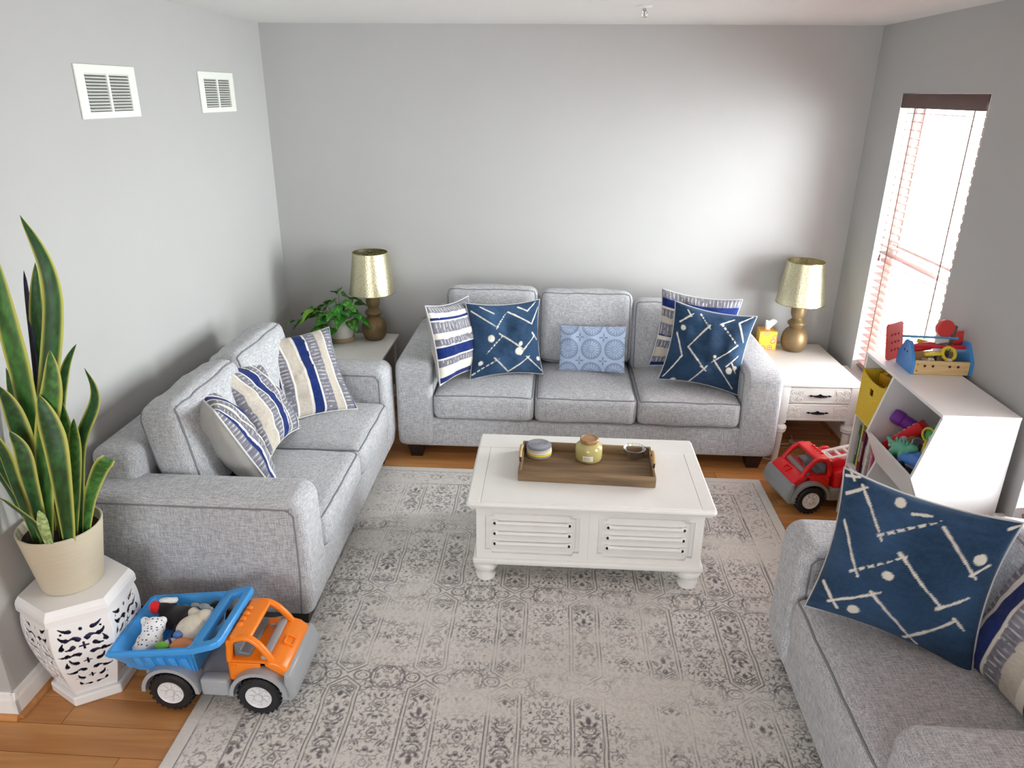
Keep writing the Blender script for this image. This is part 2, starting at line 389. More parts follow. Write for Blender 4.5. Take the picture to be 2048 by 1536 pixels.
# ceiling sprinkler
sp = thing('fire_sprinkler', 'small chrome fire sprinkler head hanging from the ceiling', 'sprinkler', (2.223, -.977, H))
M_chrome = mat('chrome', lin(190, 190, 188), 0.25, metal=1.0)
obj('escutcheon', lathe([(0, -.0005), (.034, -.0005), (.034, -.004), (.012, -.010), (0, -.010)], 28), M_white, sp)
obj('body', lathe([(0, -.010), (.009, -.010), (.009, -.020), (.006, -.022), (0, -.022)], 14), M_chrome, sp)
for s in (-1, 1): obj('yoke_arm', tube(smooth_path([(s*.008, 0, -.020), (s*.013, 0, -.032), (s*.003, 0, -.046)], 5), .0018, 6), M_chrome, sp)
obj('glass_bulb', tube([(0, 0, -.022), (0, 0, -.044)], .0016, 6), mat('bulb_red', lin(120, 40, 40), .2), sp)
obj('deflector', lathe([(0, -.046), (.013, -.046), (.013, -.048), (0, -.048)], 18), M_chrome, sp)
# ================================================================== RUG
def grid_mesh(name, V, nx, ny, col=None, flip=False):
    """fast quad grid; V is (ny*nx, 3)"""
    me = bpy.data.meshes.new(name); me.vertices.add(len(V)); me.vertices.foreach_set('co', np.asarray(V, np.float32).ravel())
    i = np.arange(ny-1)[:, None]*nx+np.arange(nx-1)[None, :]
    q = np.stack([i, i+1, i+nx+1, i+nx], -1).reshape(-1, 4)
    if flip: q = q[:, ::-1]
    n = len(q); me.loops.add(n*4); me.loops.foreach_set('vertex_index', q.ravel().astype(np.int32))
    me.polygons.add(n); me.polygons.foreach_set('loop_start', (np.arange(n)*4).astype(np.int32))
    me.update(calc_edges=True); me.validate()
    if col is not None:
        ca = me.color_attributes.new('Col', 'FLOAT_COLOR', 'POINT'); c = np.ones((len(V), 4), np.float32); c[:, :3] = col
        ca.data.foreach_set('color', c.ravel())
    return me
NT = np.random.default_rng(3).random((257, 257))
def vn(x, y, seed=0):
    """smooth value noise, 0..1"""
    x = x+seed*17.3+500; y = y+seed*9.1+500
    xi = np.floor(x).astype(int); yi = np.floor(y).astype(int); fx = x-xi; fy = y-yi
    fx = fx*fx*(3-2*fx); fy = fy*fy*(3-2*fy); g = lambda a, b: NT[a % 257, b % 257]
    return (g(xi, yi)*(1-fx)+g(xi+1, yi)*fx)*(1-fy)+(g(xi, yi+1)*(1-fx)+g(xi+1, yi+1)*fx)*fy
def band(d, c, w, s=0.0016): return np.clip((w/2+s-np.abs(d-c))/(2*s), 0, 1)
def fill(d, s=0.002): return np.clip(0.5-d/(2*s), 0, 1)
def rug_pattern(X, Y):
    x0, x1, y0, y1 = RUG
    P, Q = .300, .52
    jx = (vn(X*14, Y*14, 5)-.5)*.007; jy = (vn(X*14, Y*14, 6)-.5)*.007
    tx = np.mod(X-x0-.055+jx, P)-P/2; ty = np.mod(Y-y1+.1+jy, Q)-Q/2
    ax, ay = np.abs(tx), np.abs(ty); wx = P/2-ax; wy = Q/2-ay
    a, Lh = .062, .252
    tip = ax*.75+ay
    d = np.maximum(ax-a, (tip-Lh)*.8)
    p = np.maximum(band(d, 0, .005), band(d, -.013, .004))
    ins = d < -.02
    for o in (.045, .058, .071): p = np.maximum(p, band(tip, Lh-o, .005)*ins*(ax < .040))
    # motifs in the cartouche
    def ell(cx, cy, rx, ry, rot=0.0, U=ax, V=ay):
        c, s = math.cos(rot), math.sin(rot); u = (U-cx)*c+(V-cy)*s; v = -(U-cx)*s+(V-cy)*c
        return (np.sqrt((u/rx)**2+(v/ry)**2)-1)*min(rx, ry)
    for e in ((0, .165, .010, .012, 0), (.022, .150, .012, .005, .7), (0, .10, .009, .018, 0), (.022, .085, .006, .014, -.6), (.034, .115, .004, .008, .4), (.016, .03, .012, .005, .5), (0, .0, .010, .010, 0), (.030, .045, .004, .009, -.5), (.036, .006, .004, .006, 0)):
        p = np.maximum(p, fill(ell(*e)))
    p = np.maximum(p, band(ell(0, .06, .024, .018), 0, .004)); p = np.maximum(p, band(ell(.030, .19, .012, .012), 0, .004))
    # wide column: rosettes, arches, sprigs
    U = wx
    def ros(cy, R, k):
        r = np.hypot(U, ay-cy); th = np.arctan2(ay-cy, U)
        q = band(r, R*(1+.16*np.cos(k*th)), .004); q = np.maximum(q, band(r, R*.45, .004)); return np.maximum(q, fill(r-R*.18))
    for q in (ros(0, .036, 8), ros(.125, .030, 6), ros(.215, .026, 6)): p = np.maximum(p, q)
    for e in ((.045, .045, .004, .013, .5), (.052, .075, .009, .004, .4), (0, .072, .010, .006, 0), (.022, .078, .011, .004, -.5), (.056, .125, .006, .006, 0), (.045, .165, .010, .004, .7), (0, .17, .006, .010, 0), (.024, .168, .004, .010, -.5), (.062, .200, .005, .005, 0), (.052, .225, .012, .004, .3), (.06, .02, .004, .008, 0)):
        p = np.maximum(p, fill(ell(*e, U=U)))
    p = np.maximum(p, band(ell(0, .25, .062, .055, U=U), 0, .005)*(wy < .06)); p = np.maximum(p, band(ell(0, .25, .048, .042, U=U), 0, .0035))
    # ovals where four cartouches meet
    ov = np.hypot((ax-.055)/1.35, wy)-.022; p = np.maximum(p, band(ov, 0, .005)); p = np.maximum(p, band(ov, -.011, .004)*(np.sin(np.arctan2(wy, ax-.055)*9) > -.2))
    # curling filigree, mirrored in each tile
    cx = np.where(ax < a, ax, wx+.3)
    f1 = vn(cx/.017, ay/.017, 1); f2 = vn(cx/.013, ay/.013, 2)
    fil = np.maximum(np.clip(1.5-np.abs(f1-.60)/.050, 0, 1), np.clip(1.4-np.abs(f2-.36)/.048, 0, 1))
    free = np.clip(np.abs(d+.006)/.008-.9, 0, 1)*np.clip(ov/.006, 0, 1)
    p = np.maximum(p*1.0, fil*free*.8)
    # border of the rug
    be = np.minimum(np.minimum(X-x0, x1-X), np.minimum(Y-y0, y1-Y))
    al = np.where((np.minimum(X-x0, x1-X) < np.minimum(Y-y0, y1-Y)), Y, X)
    s = np.abs(np.mod(al, .16)-.08)
    g1 = vn(s/.014, be/.014, 3); g2 = vn(s/.010, be/.010, 4)
    bp = np.maximum(np.clip(1-np.abs(g1-.6)/.05, 0, 1), np.clip(1-np.abs(g2-.35)/.05, 0, 1))
    bp = np.maximum(bp, band(np.hypot(s, be-.115)-.026, 0, .005))
    inb = (be > .055) & (be < .185)
    p = np.where(be < .19, np.where(inb, bp*.8, 0), p); p = np.maximum(p, np.maximum(band(be, .19, .005), band(be, .05, .004)))
    # wear
    w = .55*vn(X*3.1, Y*8, 7)+.30*vn(X*9, Y*22, 8)+.15*vn(X*40, Y*40, 9)
    wear = np.clip((w-.28)/.26, 0, 1)
    fr = vn(X*150, Y*150, 10)
    p = p*(0.22+.78*wear)*np.clip((fr-.15)*4+wear*.6, 0, 1)
    return np.clip(p, 0, 1)
xs = np.linspace(RUG[0], RUG[1], 690); ys = np.concatenate([np.linspace(RUG[3], -3.36, 650), np.linspace(-3.36, RUG[2], 60)[1:]])
XX, YY = np.meshgrid(xs, ys); pp = rug_pattern(XX, YY)
base = np.array(lin(224, 222, 217)); dark = np.array(lin(116, 113, 117))
blot = (vn(XX*4, YY*4, 11)-.5)[..., None]*.10+(vn(XX*160, YY*160, 12)-.5)[..., None]*.10
cc = (base*(1+blot))*(1-pp[..., None])+dark*pp[..., None]
edge = np.minimum(np.minimum(XX-RUG[0], RUG[1]-XX), np.minimum(YY-RUG[2], RUG[3]-YY))
zz = .010-.0022*pp-.005*np.clip(1-edge/.006, 0, 1)**2+(vn(XX*260, YY*260, 13)-.5)*.0012
rug = thing('area_rug', 'faded cream and grey floral area rug under the coffee table', 'rug')
def attr_mat(name, rough=0.95, sheen=0.1, spec=.2, bump=0.0, bscale=300, coat=0.0):
    if name in MATS: return MATS[name]
    m = bpy.data.materials.new(name); m.use_nodes = True; nt = m.node_tree; b = nt.nodes['Principled BSDF']
    ca = nt.nodes.new('ShaderNodeVertexColor'); ca.layer_name = 'Col'; nt.links.new(ca.outputs['Color'], b.inputs['Base Color'])
    b.inputs['Roughness'].default_value = rough; b.inputs['Sheen Weight'].default_value = sheen; b.inputs['Specular IOR Level'].default_value = spec; b.inputs['Coat Weight'].default_value = coat
    if bump:
        tc = nt.nodes.new('ShaderNodeTexCoord'); n = nt.nodes.new('ShaderNodeTexNoise'); n.inputs['Scale'].default_value = bscale
        nt.links.new(tc.outputs['Object'], n.inputs['Vector']); bp = nt.nodes.new('ShaderNodeBump'); bp.inputs['Strength'].default_value = bump; bp.inputs['Distance'].default_value = .003
        nt.links.new(n.outputs['Fac'], bp.inputs['Height']); nt.links.new(bp.outputs['Normal'], b.inputs['Normal'])
    MATS[name] = m; return m
me = grid_mesh('pile', np.stack([XX, YY, zz], -1).reshape(-1, 3), len(xs), len(ys), cc.reshape(-1, 3), flip=True)
link('pile', me, attr_mat('rug_pile', bump=.4, bscale=420), rug, ang=None)
x0, x1, y0, y1 = RUG
obj('edge_binding', tube([(x0+.003, y0+.003, .004), (x1-.003, y0+.003, .004), (x1-.003, y1-.003, .004), (x0+.003, y1-.003, .004)], .004, 6, closed=True), mat('rug_binding', lin(190, 184, 176), .95), rug)

# ================================================================== SOFAS
M_sofa = fabric('heather_grey_linen', lin(148, 151, 158), lin(212, 213, 215))
M_pipe = mat('grey_piping', lin(132, 134, 140), .9, bump=.3, bscale=400)
M_foot = mat('espresso_wood_foot', lin(38, 26, 24), .4)
def cush_fn(hx, hy, hz, r, crown=0.0, front=0.0, wr=0.0, seed=0, lean=0.0):
    def f(p):
        q = Vector((p[0]*hx, p[1]*hy, p[2]*hz)); i = Vector((max(-hx+r, min(hx-r, q.x)), max(-hy+r, min(hy-r, q.y)), max(-hz+r, min(hz-r, q.z)))); d = q-i
        if d.length > 1e-9: q = i+d.normalized()*r
        u = (1-p[0]**2); v = (1-p[1]**2); w = (1-p[2]**2)
        if p[2] > 0: q.z += crown*u*v*p[2]
        else: q.z += crown*.15*u*v*p[2]
        q.y += front*(u*w)*p[1]; q.x += front*.35*(v*w)*p[0]
        if wr:
            n1 = mnoise.noise(Vector((q.x*9+seed, q.y*9, q.z*9))); n2 = mnoise.noise(Vector((q.x*26+seed*3, q.y*12, q.z*12+seed)))
            q += Vector((.25, .7, .9))*(n1*wr+n2*wr*.45)
        return q
    return f
def cushion(name, hx, hy, hz, r, parent, loc, rot=None, cuts=17, pipe=('top', 'bottom'), pr=.0042, m=None, **k):
    f = cush_fn(hx, hy, hz, r, **k)
    b = bmesh.new(); bmesh.ops.create_cube(b, size=2.0); bmesh.ops.subdivide_edges(b, edges=b.edges[:], cuts=cuts, use_grid_fill=True)
    # crowd the subdivision towards the edges so the rounding is smooth
    for v in b.verts: v.co = f([math.copysign(abs(c)**.72, c) for c in v.co])
    o = obj(name, b, m or M_sofa, parent, loc, rot, ang=None)
    N = 14; g = [math.copysign(abs(t)**.72, t) for t in [-1+2*i/N for i in range(N)]]
    for kind in pipe:
        if kind in ('top', 'bottom'):
            z = 1 if kind == 'top' else -1; loop = [(t, -1, z) for t in g]+[(1, t, z) for t in g]+[(-t, 1, z) for t in g]+[(-1, -t, z) for t in g]
        else:
            y = -1 if kind == 'front' else 1; loop = [(t, y, -1) for t in g]+[(1, y, t) for t in g]+[(-t, y, 1) for t in g]+[(-1, y, -t) for t in g]
        obj('piping', tube([f(p) for p in loop], pr, 6, closed=True), M_pipe, o, ang=None)
    return o
def sofa(name, label, width, D, n, loc, rz, seed=1, arm=.215, gaps=None, bh=.455, btilt=11, drop=()):
    s = thing(name, label, 'sofa' if n > 1 else 'armchair', loc, rz)
    hw = width/2
    obj('base', box(-hw+.03, hw-.03, -D+.025, -.04, .09, .272, .016, 3), M_sofa, s)
    obj('backrest', box(-hw+arm*.6, hw-arm*.6, -.20, -.012, .092, .745, .045, 5), M_sofa, s)
    # arms: wide band over top and front with a rounded corner, piped along both sides
    R = .065; zt = .622
    prof = [(-.012, .09), (-.012, zt-.02), (-.03, zt)]
    prof += [(-D+.012+R+R*math.cos(a), zt-R+R*math.sin(a)) for a in [math.radians(90+90*k/8) for k in range(9)]]
    prof += [(-D+.004, .20), (-D+.02, .09)]
    for sx in (-1, 1):
        xa, xb = (sx*hw, sx*(hw-arm)) if sx < 0 else (sx*(hw-arm), sx*hw)
        a = obj('arm', prism(prof, xa, xb, 'x', bev=.034, seg=5), M_sofa, s)
        for xx in (xa+.0010, xb-.0010):
            I = .038; Ri = R-.022; yc, zc0 = -D+.012+I+Ri, zt-I-Ri
            pts = [(xx, -.03, zt-I), (xx, -D*.5, zt-I)]+[(xx, yc+Ri*math.cos(a_), zc0+Ri*math.sin(a_)) for a_ in [math.radians(90+90*k/6) for k in range(7)]]+[(xx, -D+.012+I, .3), (xx, -D+.022+I, .11)]
            obj('piping', tube(smooth_path(pts, 3), .0042, 6), M_pipe, a, ang=None)
    cw = (width-2*arm)/n
    for i in range(n):
        cx = -hw+arm+cw*(i+.5)
        cushion('seat_cushion', cw/2-.002, (D-.20)/2, .083, .042, s, (cx, -D+.004+(D-.20)/2, .352), crown=.034, front=.012, wr=.004, seed=seed+i*3.1, pipe=('top', 'bottom'))
        dz = drop[i] if i < len(drop) else 0
        cushion('back_cushion', cw/2-.004, .095, bh/2, .055, s, (cx, -.305, .445+bh/2+dz), (math.radians(-btilt), 0, 0), crown=.012, front=.028, wr=.0075, seed=seed*2+i*5.7, pipe=('front', 'back'))
    for sx in (-1, 1):
        for yy in (-D+.10, -.09):
            b = bmesh.new(); bmesh.ops.create_cube(b, size=1.0)
            for v in b.verts:
                k = .052 if v.co.z > 0 else .034; v.co = Vector((sx*(hw-.10)+math.copysign(k, v.co.x), yy+math.copysign(k, v.co.y), .046+v.co.z*.092))
            obj('foot', b, M_foot, s, smooth=False)
    return s
sofa('three_seat_sofa', 'grey linen three-seat sofa against the back wall', 2.205, .95, 3, (2.0425, -.008, 0), 0, seed=1, drop=(.012, .0, -.045))
sofa('loveseat', 'grey linen two-seat loveseat along the left wall', 1.62, .91, 2, (.02, -1.69, 0), HP, seed=4, arm=.205, bh=.45)
sofa('armchair', 'grey linen armchair cut off by the right frame edge', 1.16, .93, 1, (3.63, -3.035, 0), -HP, seed=9, drop=(-.10,))

# ================================================================== THROW PILLOWS
M_pil = {}
def pillow(name, label, w, h, c, X, Yv, pat, back_col, mname, thick=.085, N=120, group=None, pipe=None, pinch=.105, seed=0, backpat=None, sag=0.0):
    X = Vector(X).normalized(); Yv = Vector(Yv); Yv = (Yv-X*Yv.dot(X)).normalized(); Z = X.cross(Yv)
    p = thing(name, label, 'pillow', group=group)
    p.matrix_world = Matrix(((X.x, Yv.x, Z.x, c[0]), (X.y, Yv.y, Z.y, c[1]), (X.z, Yv.z, Z.z, c[2]), (0, 0, 0, 1)))
    def shape(u, v, sgn, relief=0):
        x = w/2*u*(1-pinch*(1-v*v)); y = h/2*v*(1-pinch*(1-u*u))
        e = np.clip((1-u*u), 0, 1)*np.clip((1-v*v), 0, 1)
        z = thick*np.power(e, .42)*(1-.15*(u*u+v*v)/2)
        cr = np.abs(u*v); z = z+.010*np.sin(9*np.arctan2(v, u)+seed)*np.clip(np.hypot(u, v)-.55, 0, 1)*np.power(e, .3)
        z = z+(vn(u*3+seed, v*3, 20)-.5)*.024*np.power(e, .4)+(vn(u*7+seed, v*7, 21)-.5)*.007*np.power(e, .4)
        z = z*(1-sag*np.clip(v, 0, 1))
        return np.stack([x, y, sgn*(z+relief*np.power(e, .3))], -1)
    t = np.sin(np.linspace(-HP, HP, N))*.5+np.linspace(-1, 1, N)*.5
    u, v = np.meshgrid(t, t)
    col, rel = pat(u, v)
    fr = link('front_cover', grid_mesh('front_cover', shape(u, v, 1, rel).reshape(-1, 3), N, N, col.reshape(-1, 3)), attr_mat(mname, .95, .1, .1, bump=.5, bscale=500), p, ang=None)
    n2 = 40 if backpat is None else N; t2 = np.sin(np.linspace(-HP, HP, n2))*.5+np.linspace(-1, 1, n2)*.5; u2_, v2_ = np.meshgrid(t2, t2)
    bc = np.tile(np.array(back_col), (n2*n2, 1)) if backpat is None else backpat(u2_, v2_)[0].reshape(-1, 3)
    link('back_cover', grid_mesh('back_cover', shape(u2_, v2_, -1).reshape(-1, 3), n2, n2, bc, flip=True), fabric('pillow_back_linen', (.86, .86, .86), (1, 1, 1), 1.2, attr=True), p, ang=None)
    if pipe:
        g = np.linspace(-1, 1, 25)[:-1]; L = [(a, -1) for a in g]+[(1, a) for a in g]+[(-a, 1) for a in g]+[(-1, -a) for a in g]
        L = np.array(L); s3 = shape(L[:, 0], L[:, 1], 1)
        obj('piping', tube([Vector(q) for q in s3], .0045, 6, closed=True), pipe, p, ang=None)
    return p
NAVY = np.array(lin(30, 48, 108)); CREAM = np.array(lin(226, 222, 212)); TUFT = np.array(lin(122, 122, 134)); BEIGE = np.array(lin(198, 190, 178)); WHT = np.array(lin(240, 238, 234))
def stripes(seq, vertical=True, seed=0):
    tot = sum(a for a, _ in seq)
    def f(u, v):
        s = ((u if vertical else -v)+1)/2*tot; q = (v if vertical else u)
        col = np.zeros(u.shape+(3,)); rel = np.zeros(u.shape); a = 0
        s = s+(vn(q*10, s*0, seed)-.5)*.006
        for wd, ty in seq:
            k = ((s >= a) & (s < a+wd)) if a+wd < tot-1e-6 else (s >= a)
            if a == 0: k = s < wd
            fx = (s-a)/wd
            if ty == 'N': c = NAVY*(1+.5*(vn(q*22, s*40, 1)-.5)[..., None]); r = .002
            elif ty == 'W': c = WHT*np.ones(u.shape+(1,)); r = .003
            elif ty == 'C': c = CREAM*(1+.10*(vn(q*40, s*120, 2)-.5)[..., None]); r = .002+.0015*vn(q*50, s*90, 3)
            elif ty == 'B': c = BEIGE*(1+.22*(vn(q*55, s*70, 4)-.5)[..., None]); r = .002*vn(q*60, s*60, 3)
            else:
                # woven tufts: grey cloth with raised cream loops in a row across the stripe
                ph = np.mod(q*11+.4*vn(q*9, s*9, 5)+(seed*.37), 1.0); loop = np.clip(1-np.abs(ph-.5)/.17, 0, 1)*np.clip(1.25-np.abs(fx-.5)*2.2, 0, 1)
                th = vn(q*70, s*26, 6)
                c = TUFT*(1+.55*(th-.5)[..., None]); lc = np.clip(loop*1.4*(vn(q*30, s*30, 7) > .28), 0, 1)[..., None]
                c = c*(1-lc)+np.array(lin(214, 210, 204))*lc; r = .0045*loop+.002*th
            col[k] = np.broadcast_to(c, col.shape)[k]; rel[k] = np.broadcast_to(r, rel.shape)[k]; a += wd
        return col, rel
    return f
BLUE = np.array(lin(50, 76, 106))
def blueprint(corners, segs, dots, dark=1.0):
    """line-and-dot embroidery; coordinates measured on a flat drawing with the given corners TL TR BR BL"""
    src = np.array(corners, float); dst = np.array([(-1, 1), (1, 1), (1, -1), (-1, -1)], float)
    A = []; bb = []
    for (x, y), (X, Y) in zip(src, dst):
        A += [[x, y, 1, 0, 0, 0, -X*x, -X*y], [0, 0, 0, x, y, 1, -Y*x, -Y*y]]; bb += [X, Y]
    hm = np.append(np.linalg.solve(np.array(A), np.array(bb)), 1).reshape(3, 3)
    tr = lambda p: (lambda q: q[:2]/q[2])(hm@np.array([p[0], p[1], 1.0]))
    sc = 2/np.hypot(*(src[1]-src[0]))
    SG = [(tr(s[:2]), tr(s[2:4]), (s[4] if len(s) > 4 else 1)) for s in segs]; DT = [(tr(d[:2]), d[2]*sc) for d in dots]
    def f(u, v):
        m = np.zeros(u.shape); jit = (vn(u*16, v*16, 31)-.5)*.02
        for a, b, k in SG:
            ab = b-a; t = np.clip(((u-a[0])*ab[0]+(v-a[1])*ab[1])/(ab@ab), 0, 1)
            d = np.hypot(u-a[0]-t*ab[0], v-a[1]-t*ab[1])+jit*.6
            q = np.clip((.0165+.007*(1-t)-d)/.007, 0, 1)
            if k == 0: q = q*(np.mod(t*6, 1) < .68)
            m = np.maximum(m, q)
        for c, r in DT: m = np.maximum(m, np.clip((r-np.hypot(u-c[0], v-c[1])+jit*.8)/.012, 0, 1))
        n = (.50+.55*vn(u*1.8, v*1.8, 32)+.45*vn(u*9, v*26, 33)*vn(u*3, v*3, 34)+.22*vn(u*45, v*45, 35))[..., None]  # cloth tone variation, with velvet sheen also put into the colour
        col = BLUE*n*dark*(1-m[..., None])+np.array(lin(222, 218, 208))*m[..., None]
        return col, m*.0025
    return f
LB = np.array(lin(186, 205, 234)); LD = np.array(lin(108, 126, 158))
def medallions(u, v):
    P = .72; x = np.mod(u*1.0+P/2, P)-P/2; y = np.mod(v*.70+.36, P)-P/2
    r = np.hypot(x, y); th = np.arctan2(y, x); m = np.zeros(u.shape)
    for R, w in ((.30, .018), (.255, .012), (.10, .014), (.055, .012)): m = np.maximum(m, np.clip((w-np.abs(r-R))/.010, 0, 1))
    m = np.maximum(m, ((r > .12) & (r < .25))*(np.sin(th*16) > .25)*.55); m = np.maximum(m, ((r > .262) & (r < .29))*(np.sin(th*24) > .2)*.6)
    m = np.maximum(m, np.clip((.02-r)/.01, 0, 1))
    xc = P/2-np.abs(x); yc = P/2-np.abs(y); rc = np.hypot(xc, yc); tc = np.arctan2(yc, xc)
    m = np.maximum(m, ((rc < .13*np.abs(np.cos(2*tc))**3) & (rc > .02))*.9)
    m = m*.85
    return LB*(1+.06*(vn(u*60, v*60, 40)-.5)[..., None])*(1-m[..., None])+LD*m[..., None], m*.0004
GB = lin(186, 184, 180); BK = lin(176, 174, 170)
M_wpipe = mat('white_cord_piping', lin(206, 206, 204), .9); M_bpipe = mat('pale_grey_piping', lin(186, 188, 190), .9)
GP = 'throw pillows'
S1 = [(.06, 'T'), (.02, 'B'), (.02, 'W'), (.12, 'N'), (.02, 'W'), (.11, 'T'), (.02, 'W'), (.15, 'B'), (.03, 'C'), (.12, 'N'), (.02, 'W'), (.13, 'T'), (.10, 'B'), (.02, 'W'), (.10, 'T'), (.02, 'N')]
S2 = [(.05, 'T'), (.15, 'B'), (.02, 'W'), (.12, 'T'), (.02, 'W'), (.13, 'N'), (.02, 'W'), (.10, 'T'), (.05, 'C'), (.17, 'T'), (.02, 'N'), (.03, 'C'), (.11, 'T')]
S3 = [(.10, 'T'), (.07, 'C'), (.035, 'N'), (.02, 'W'), (.15, 'T'), (.08, 'C'), (.09, 'T'), (.02, 'W'), (.14, 'N'), (.02, 'W'), (.09, 'T'), (.13, 'C'), (.07, 'N'), (.02, 'W')]
S4 = [(.10, 'T'), (.10, 'N'), (.03, 'C'), (.10, 'T'), (.08, 'B'), (.15, 'T'), (.02, 'N'), (.05, 'C'), (.10, 'T'), (.12, 'B'), (.08, 'T'), (.05, 'N')]
pillow('striped_pillow', 'striped navy and cream pillow at the back of the loveseat, beside the far arm', .495, .495, (.505, -1.275, .648), (.76, .65, -.02), (-.46, .44, .77), stripes(S1, True, 1), BK, 'striped_cover', group=GP, pipe=M_wpipe, seed=1)
pillow('striped_pillow', 'striped navy and grey pillow in the middle of three on the loveseat', .44, .44, (.455, -1.70, .668), (-.02, .99, -.13), (-.54, .04, .84), stripes(S2, True, 2), BK, 'striped_cover', group=GP, pipe=M_wpipe, seed=2)
pillow('striped_pillow', 'striped pillow showing its plain grey back, next to the near loveseat arm', .47, .47, (.47, -2.06, .665), (-.62, .78, -.06), (-.36, -.22, .90), stripes([(.03, 'T'), (.03, 'N'), (.03, 'W'), (.13, 'T'), (.05, 'C'), (.12, 'T'), (.03, 'W'), (.09, 'N'), (.03, 'W'), (.12, 'T'), (.10, 'B'), (.10, 'N'), (.10, 'T')], True, 3), BK, 'striped_cover', thick=.095, group=GP, pipe=M_wpipe, seed=3)
pillow('striped_pillow', 'striped pillow leaning on the left arm of the three-seat sofa', .46, .46, (1.262, -.735, .700), (.42, .90, -.10), (-.20, .16, .965), stripes(S3, False, 4), BK, 'striped_cover', group=GP, pipe=M_wpipe, seed=4)
pillow('striped_pillow', 'striped pillow half hidden behind the right blue pillow on the sofa', .475, .475, (2.70, -.535, .715), (.988, -.12, -.09), (.09, .14, .985), stripes(S4, False, 5), BK, 'striped_cover', group=GP, pipe=M_wpipe, seed=5)
pillow('striped_pillow', 'large striped pillow on the armchair at the right frame edge', .48, .48, (3.265, -3.135, .655), (.15, -.98, .02), (.45, .08, .88), stripes([(.10, 'T'), (.04, 'C'), (.12, 'N'), (.03, 'C'), (.12, 'T'), (.12, 'B'), (.05, 'C'), (.16, 'N'), (.03, 'W'), (.1, 'T')], True, 6), BK, 'striped_cover', thick=.10, group=GP, pipe=M_wpipe, seed=6)
pillow('blue_pillow', 'blue line-and-dot pillow at the left end of the sofa', .457, .457, (1.554, -.630, .674), (.949, .314, -.008), (-.073, .246, .966),
       blueprint([(650, 285), (1270, 250), (1310, 880), (680, 940)], [(680, 350, 880, 470), (880, 470, 970, 340, 0), (990, 330, 1210, 445), (1210, 445, 1260, 310), (900, 530, 1130, 670), (1100, 720, 1240, 540), (930, 550, 790, 710, 0), (860, 755, 1000, 890), (1000, 890, 1190, 730), (1160, 735, 1300, 850), (690, 900, 900, 765, 0), (760, 300, 870, 350), (1080, 290, 1160, 330), (1160, 330, 1230, 265), (890, 460, 875, 485), (1215, 520, 1262, 580)], [(825, 577, 32), (1100, 620, 22), (1085, 690, 36), (743, 803, 22), (1275, 745, 20)]), BLUE*.9, 'blue_velvet_cover', group=GP, pipe=M_bpipe, seed=7)
pillow('blue_pillow', 'blue line-and-dot pillow against the right arm of the sofa', .465, .465, (2.735, -.745, .690), (.982, -.138, -.133), (.134, .19, .97),
       blueprint([(1050, 265), (1680, 365), (1510, 965), (900, 830)], [(1300, 410, 1110, 580), (1110, 580, 1245, 775), (1260, 740, 1120, 870), (1400, 400, 1520, 570, 0), (1535, 580, 1300, 710), (1320, 690, 1465, 920), (1540, 400, 1585, 560), (1390, 400, 1500, 370), (1540, 400, 1650, 365), (1060, 650, 930, 810), (1025, 480, 1060, 655), (1140, 310, 1160, 350), (1240, 330, 1300, 440, 0), (1060, 400, 1180, 330), (1430, 745, 1540, 665), (1480, 720, 1510, 800), (1210, 740, 1250, 780)], [(1080, 440, 22), (1330, 663, 16), (1450, 780, 30), (1505, 760, 20), (1000, 848, 22)], .8), BLUE*.8, 'blue_velvet_cover', group=GP, pipe=M_bpipe, seed=8)
pillow('blue_pillow', 'large blue line-and-dot pillow on the armchair', .490, .490, (2.954, -2.865, .698), (.834, -.55, -.035), (.159, .179, .971),
       blueprint([(480, 100), (1323, 370), (1095, 1100), (262, 775)], [(575, 165, 672, 405), (650, 380, 965, 318, 0), (480, 205, 600, 170), (485, 130, 560, 130), (515, 105, 530, 145), (458, 325, 535, 595), (495, 568, 795, 488, 0), (765, 470, 980, 760), (950, 765, 1120, 715), (980, 345, 1150, 620), (1125, 603, 1210, 560), (345, 630, 430, 780), (380, 740, 660, 683), (605, 680, 825, 968), (765, 935, 1045, 830), (1040, 815, 1090, 880), (830, 280, 920, 290), (1270, 390, 1323, 380)], [(700, 587, 34), (513, 783, 36), (1165, 525, 34), (765, 228, 30)]), BLUE*.9, 'blue_velvet_cover', group=GP, pipe=M_bpipe, seed=9, thick=.085)
pillow('lumbar_pillow', 'small pale blue medallion print lumbar pillow on the middle sofa seat', .408, .285, (2.085, -.545, .598), (.985, -.166, .053), (.001, .311, .951), medallions, LB*.95, 'pale_blue_cotton', thick=.05, N=230, group=GP, seed=10, pinch=.03)
# ================================================================== COFFEE TABLE
M_paint = mat('white_painted_wood', lin(233, 232, 228), 0.38, noise=.02, nscale=9)
M_bolt = mat('dark_bolt_head', lin(52, 44, 44), .45, metal=.6)
ct = thing('coffee_table', 'white painted trunk coffee table with bun feet and railed panels', 'coffee table', (2.021, -1.803, 0.010))
TX, TY, TZ = .531, .342, .430
bm = box(-TX+.014, TX-.014, -TY+.014, TY-.014, TZ-.042, TZ-.028, .005, 2); obj('under_moulding', bm, M_paint, ct)
obj('top_slab', prism(rrect(-TX, TX, -TY, TY, .018), TZ-.029, TZ-.0045, 'z', bev=.010, seg=4), M_paint, ct)
g = .0009
obj('rear_board', box(-TX+.009, TX-.009, TY-.158+g, TY-.009, TZ-.006, TZ, .0012, 1), M_paint, ct)
obj('lid_board', box(-TX+.009, -TX+.064-g, -TY+.009, TY-.158-g, TZ-.006, TZ, .0012, 1), M_paint, ct)
obj('lid_board', box(-TX+.064+g, TX-.064-g, -TY+.009, TY-.158-g, TZ-.006, TZ, .0012, 1), M_paint, ct)
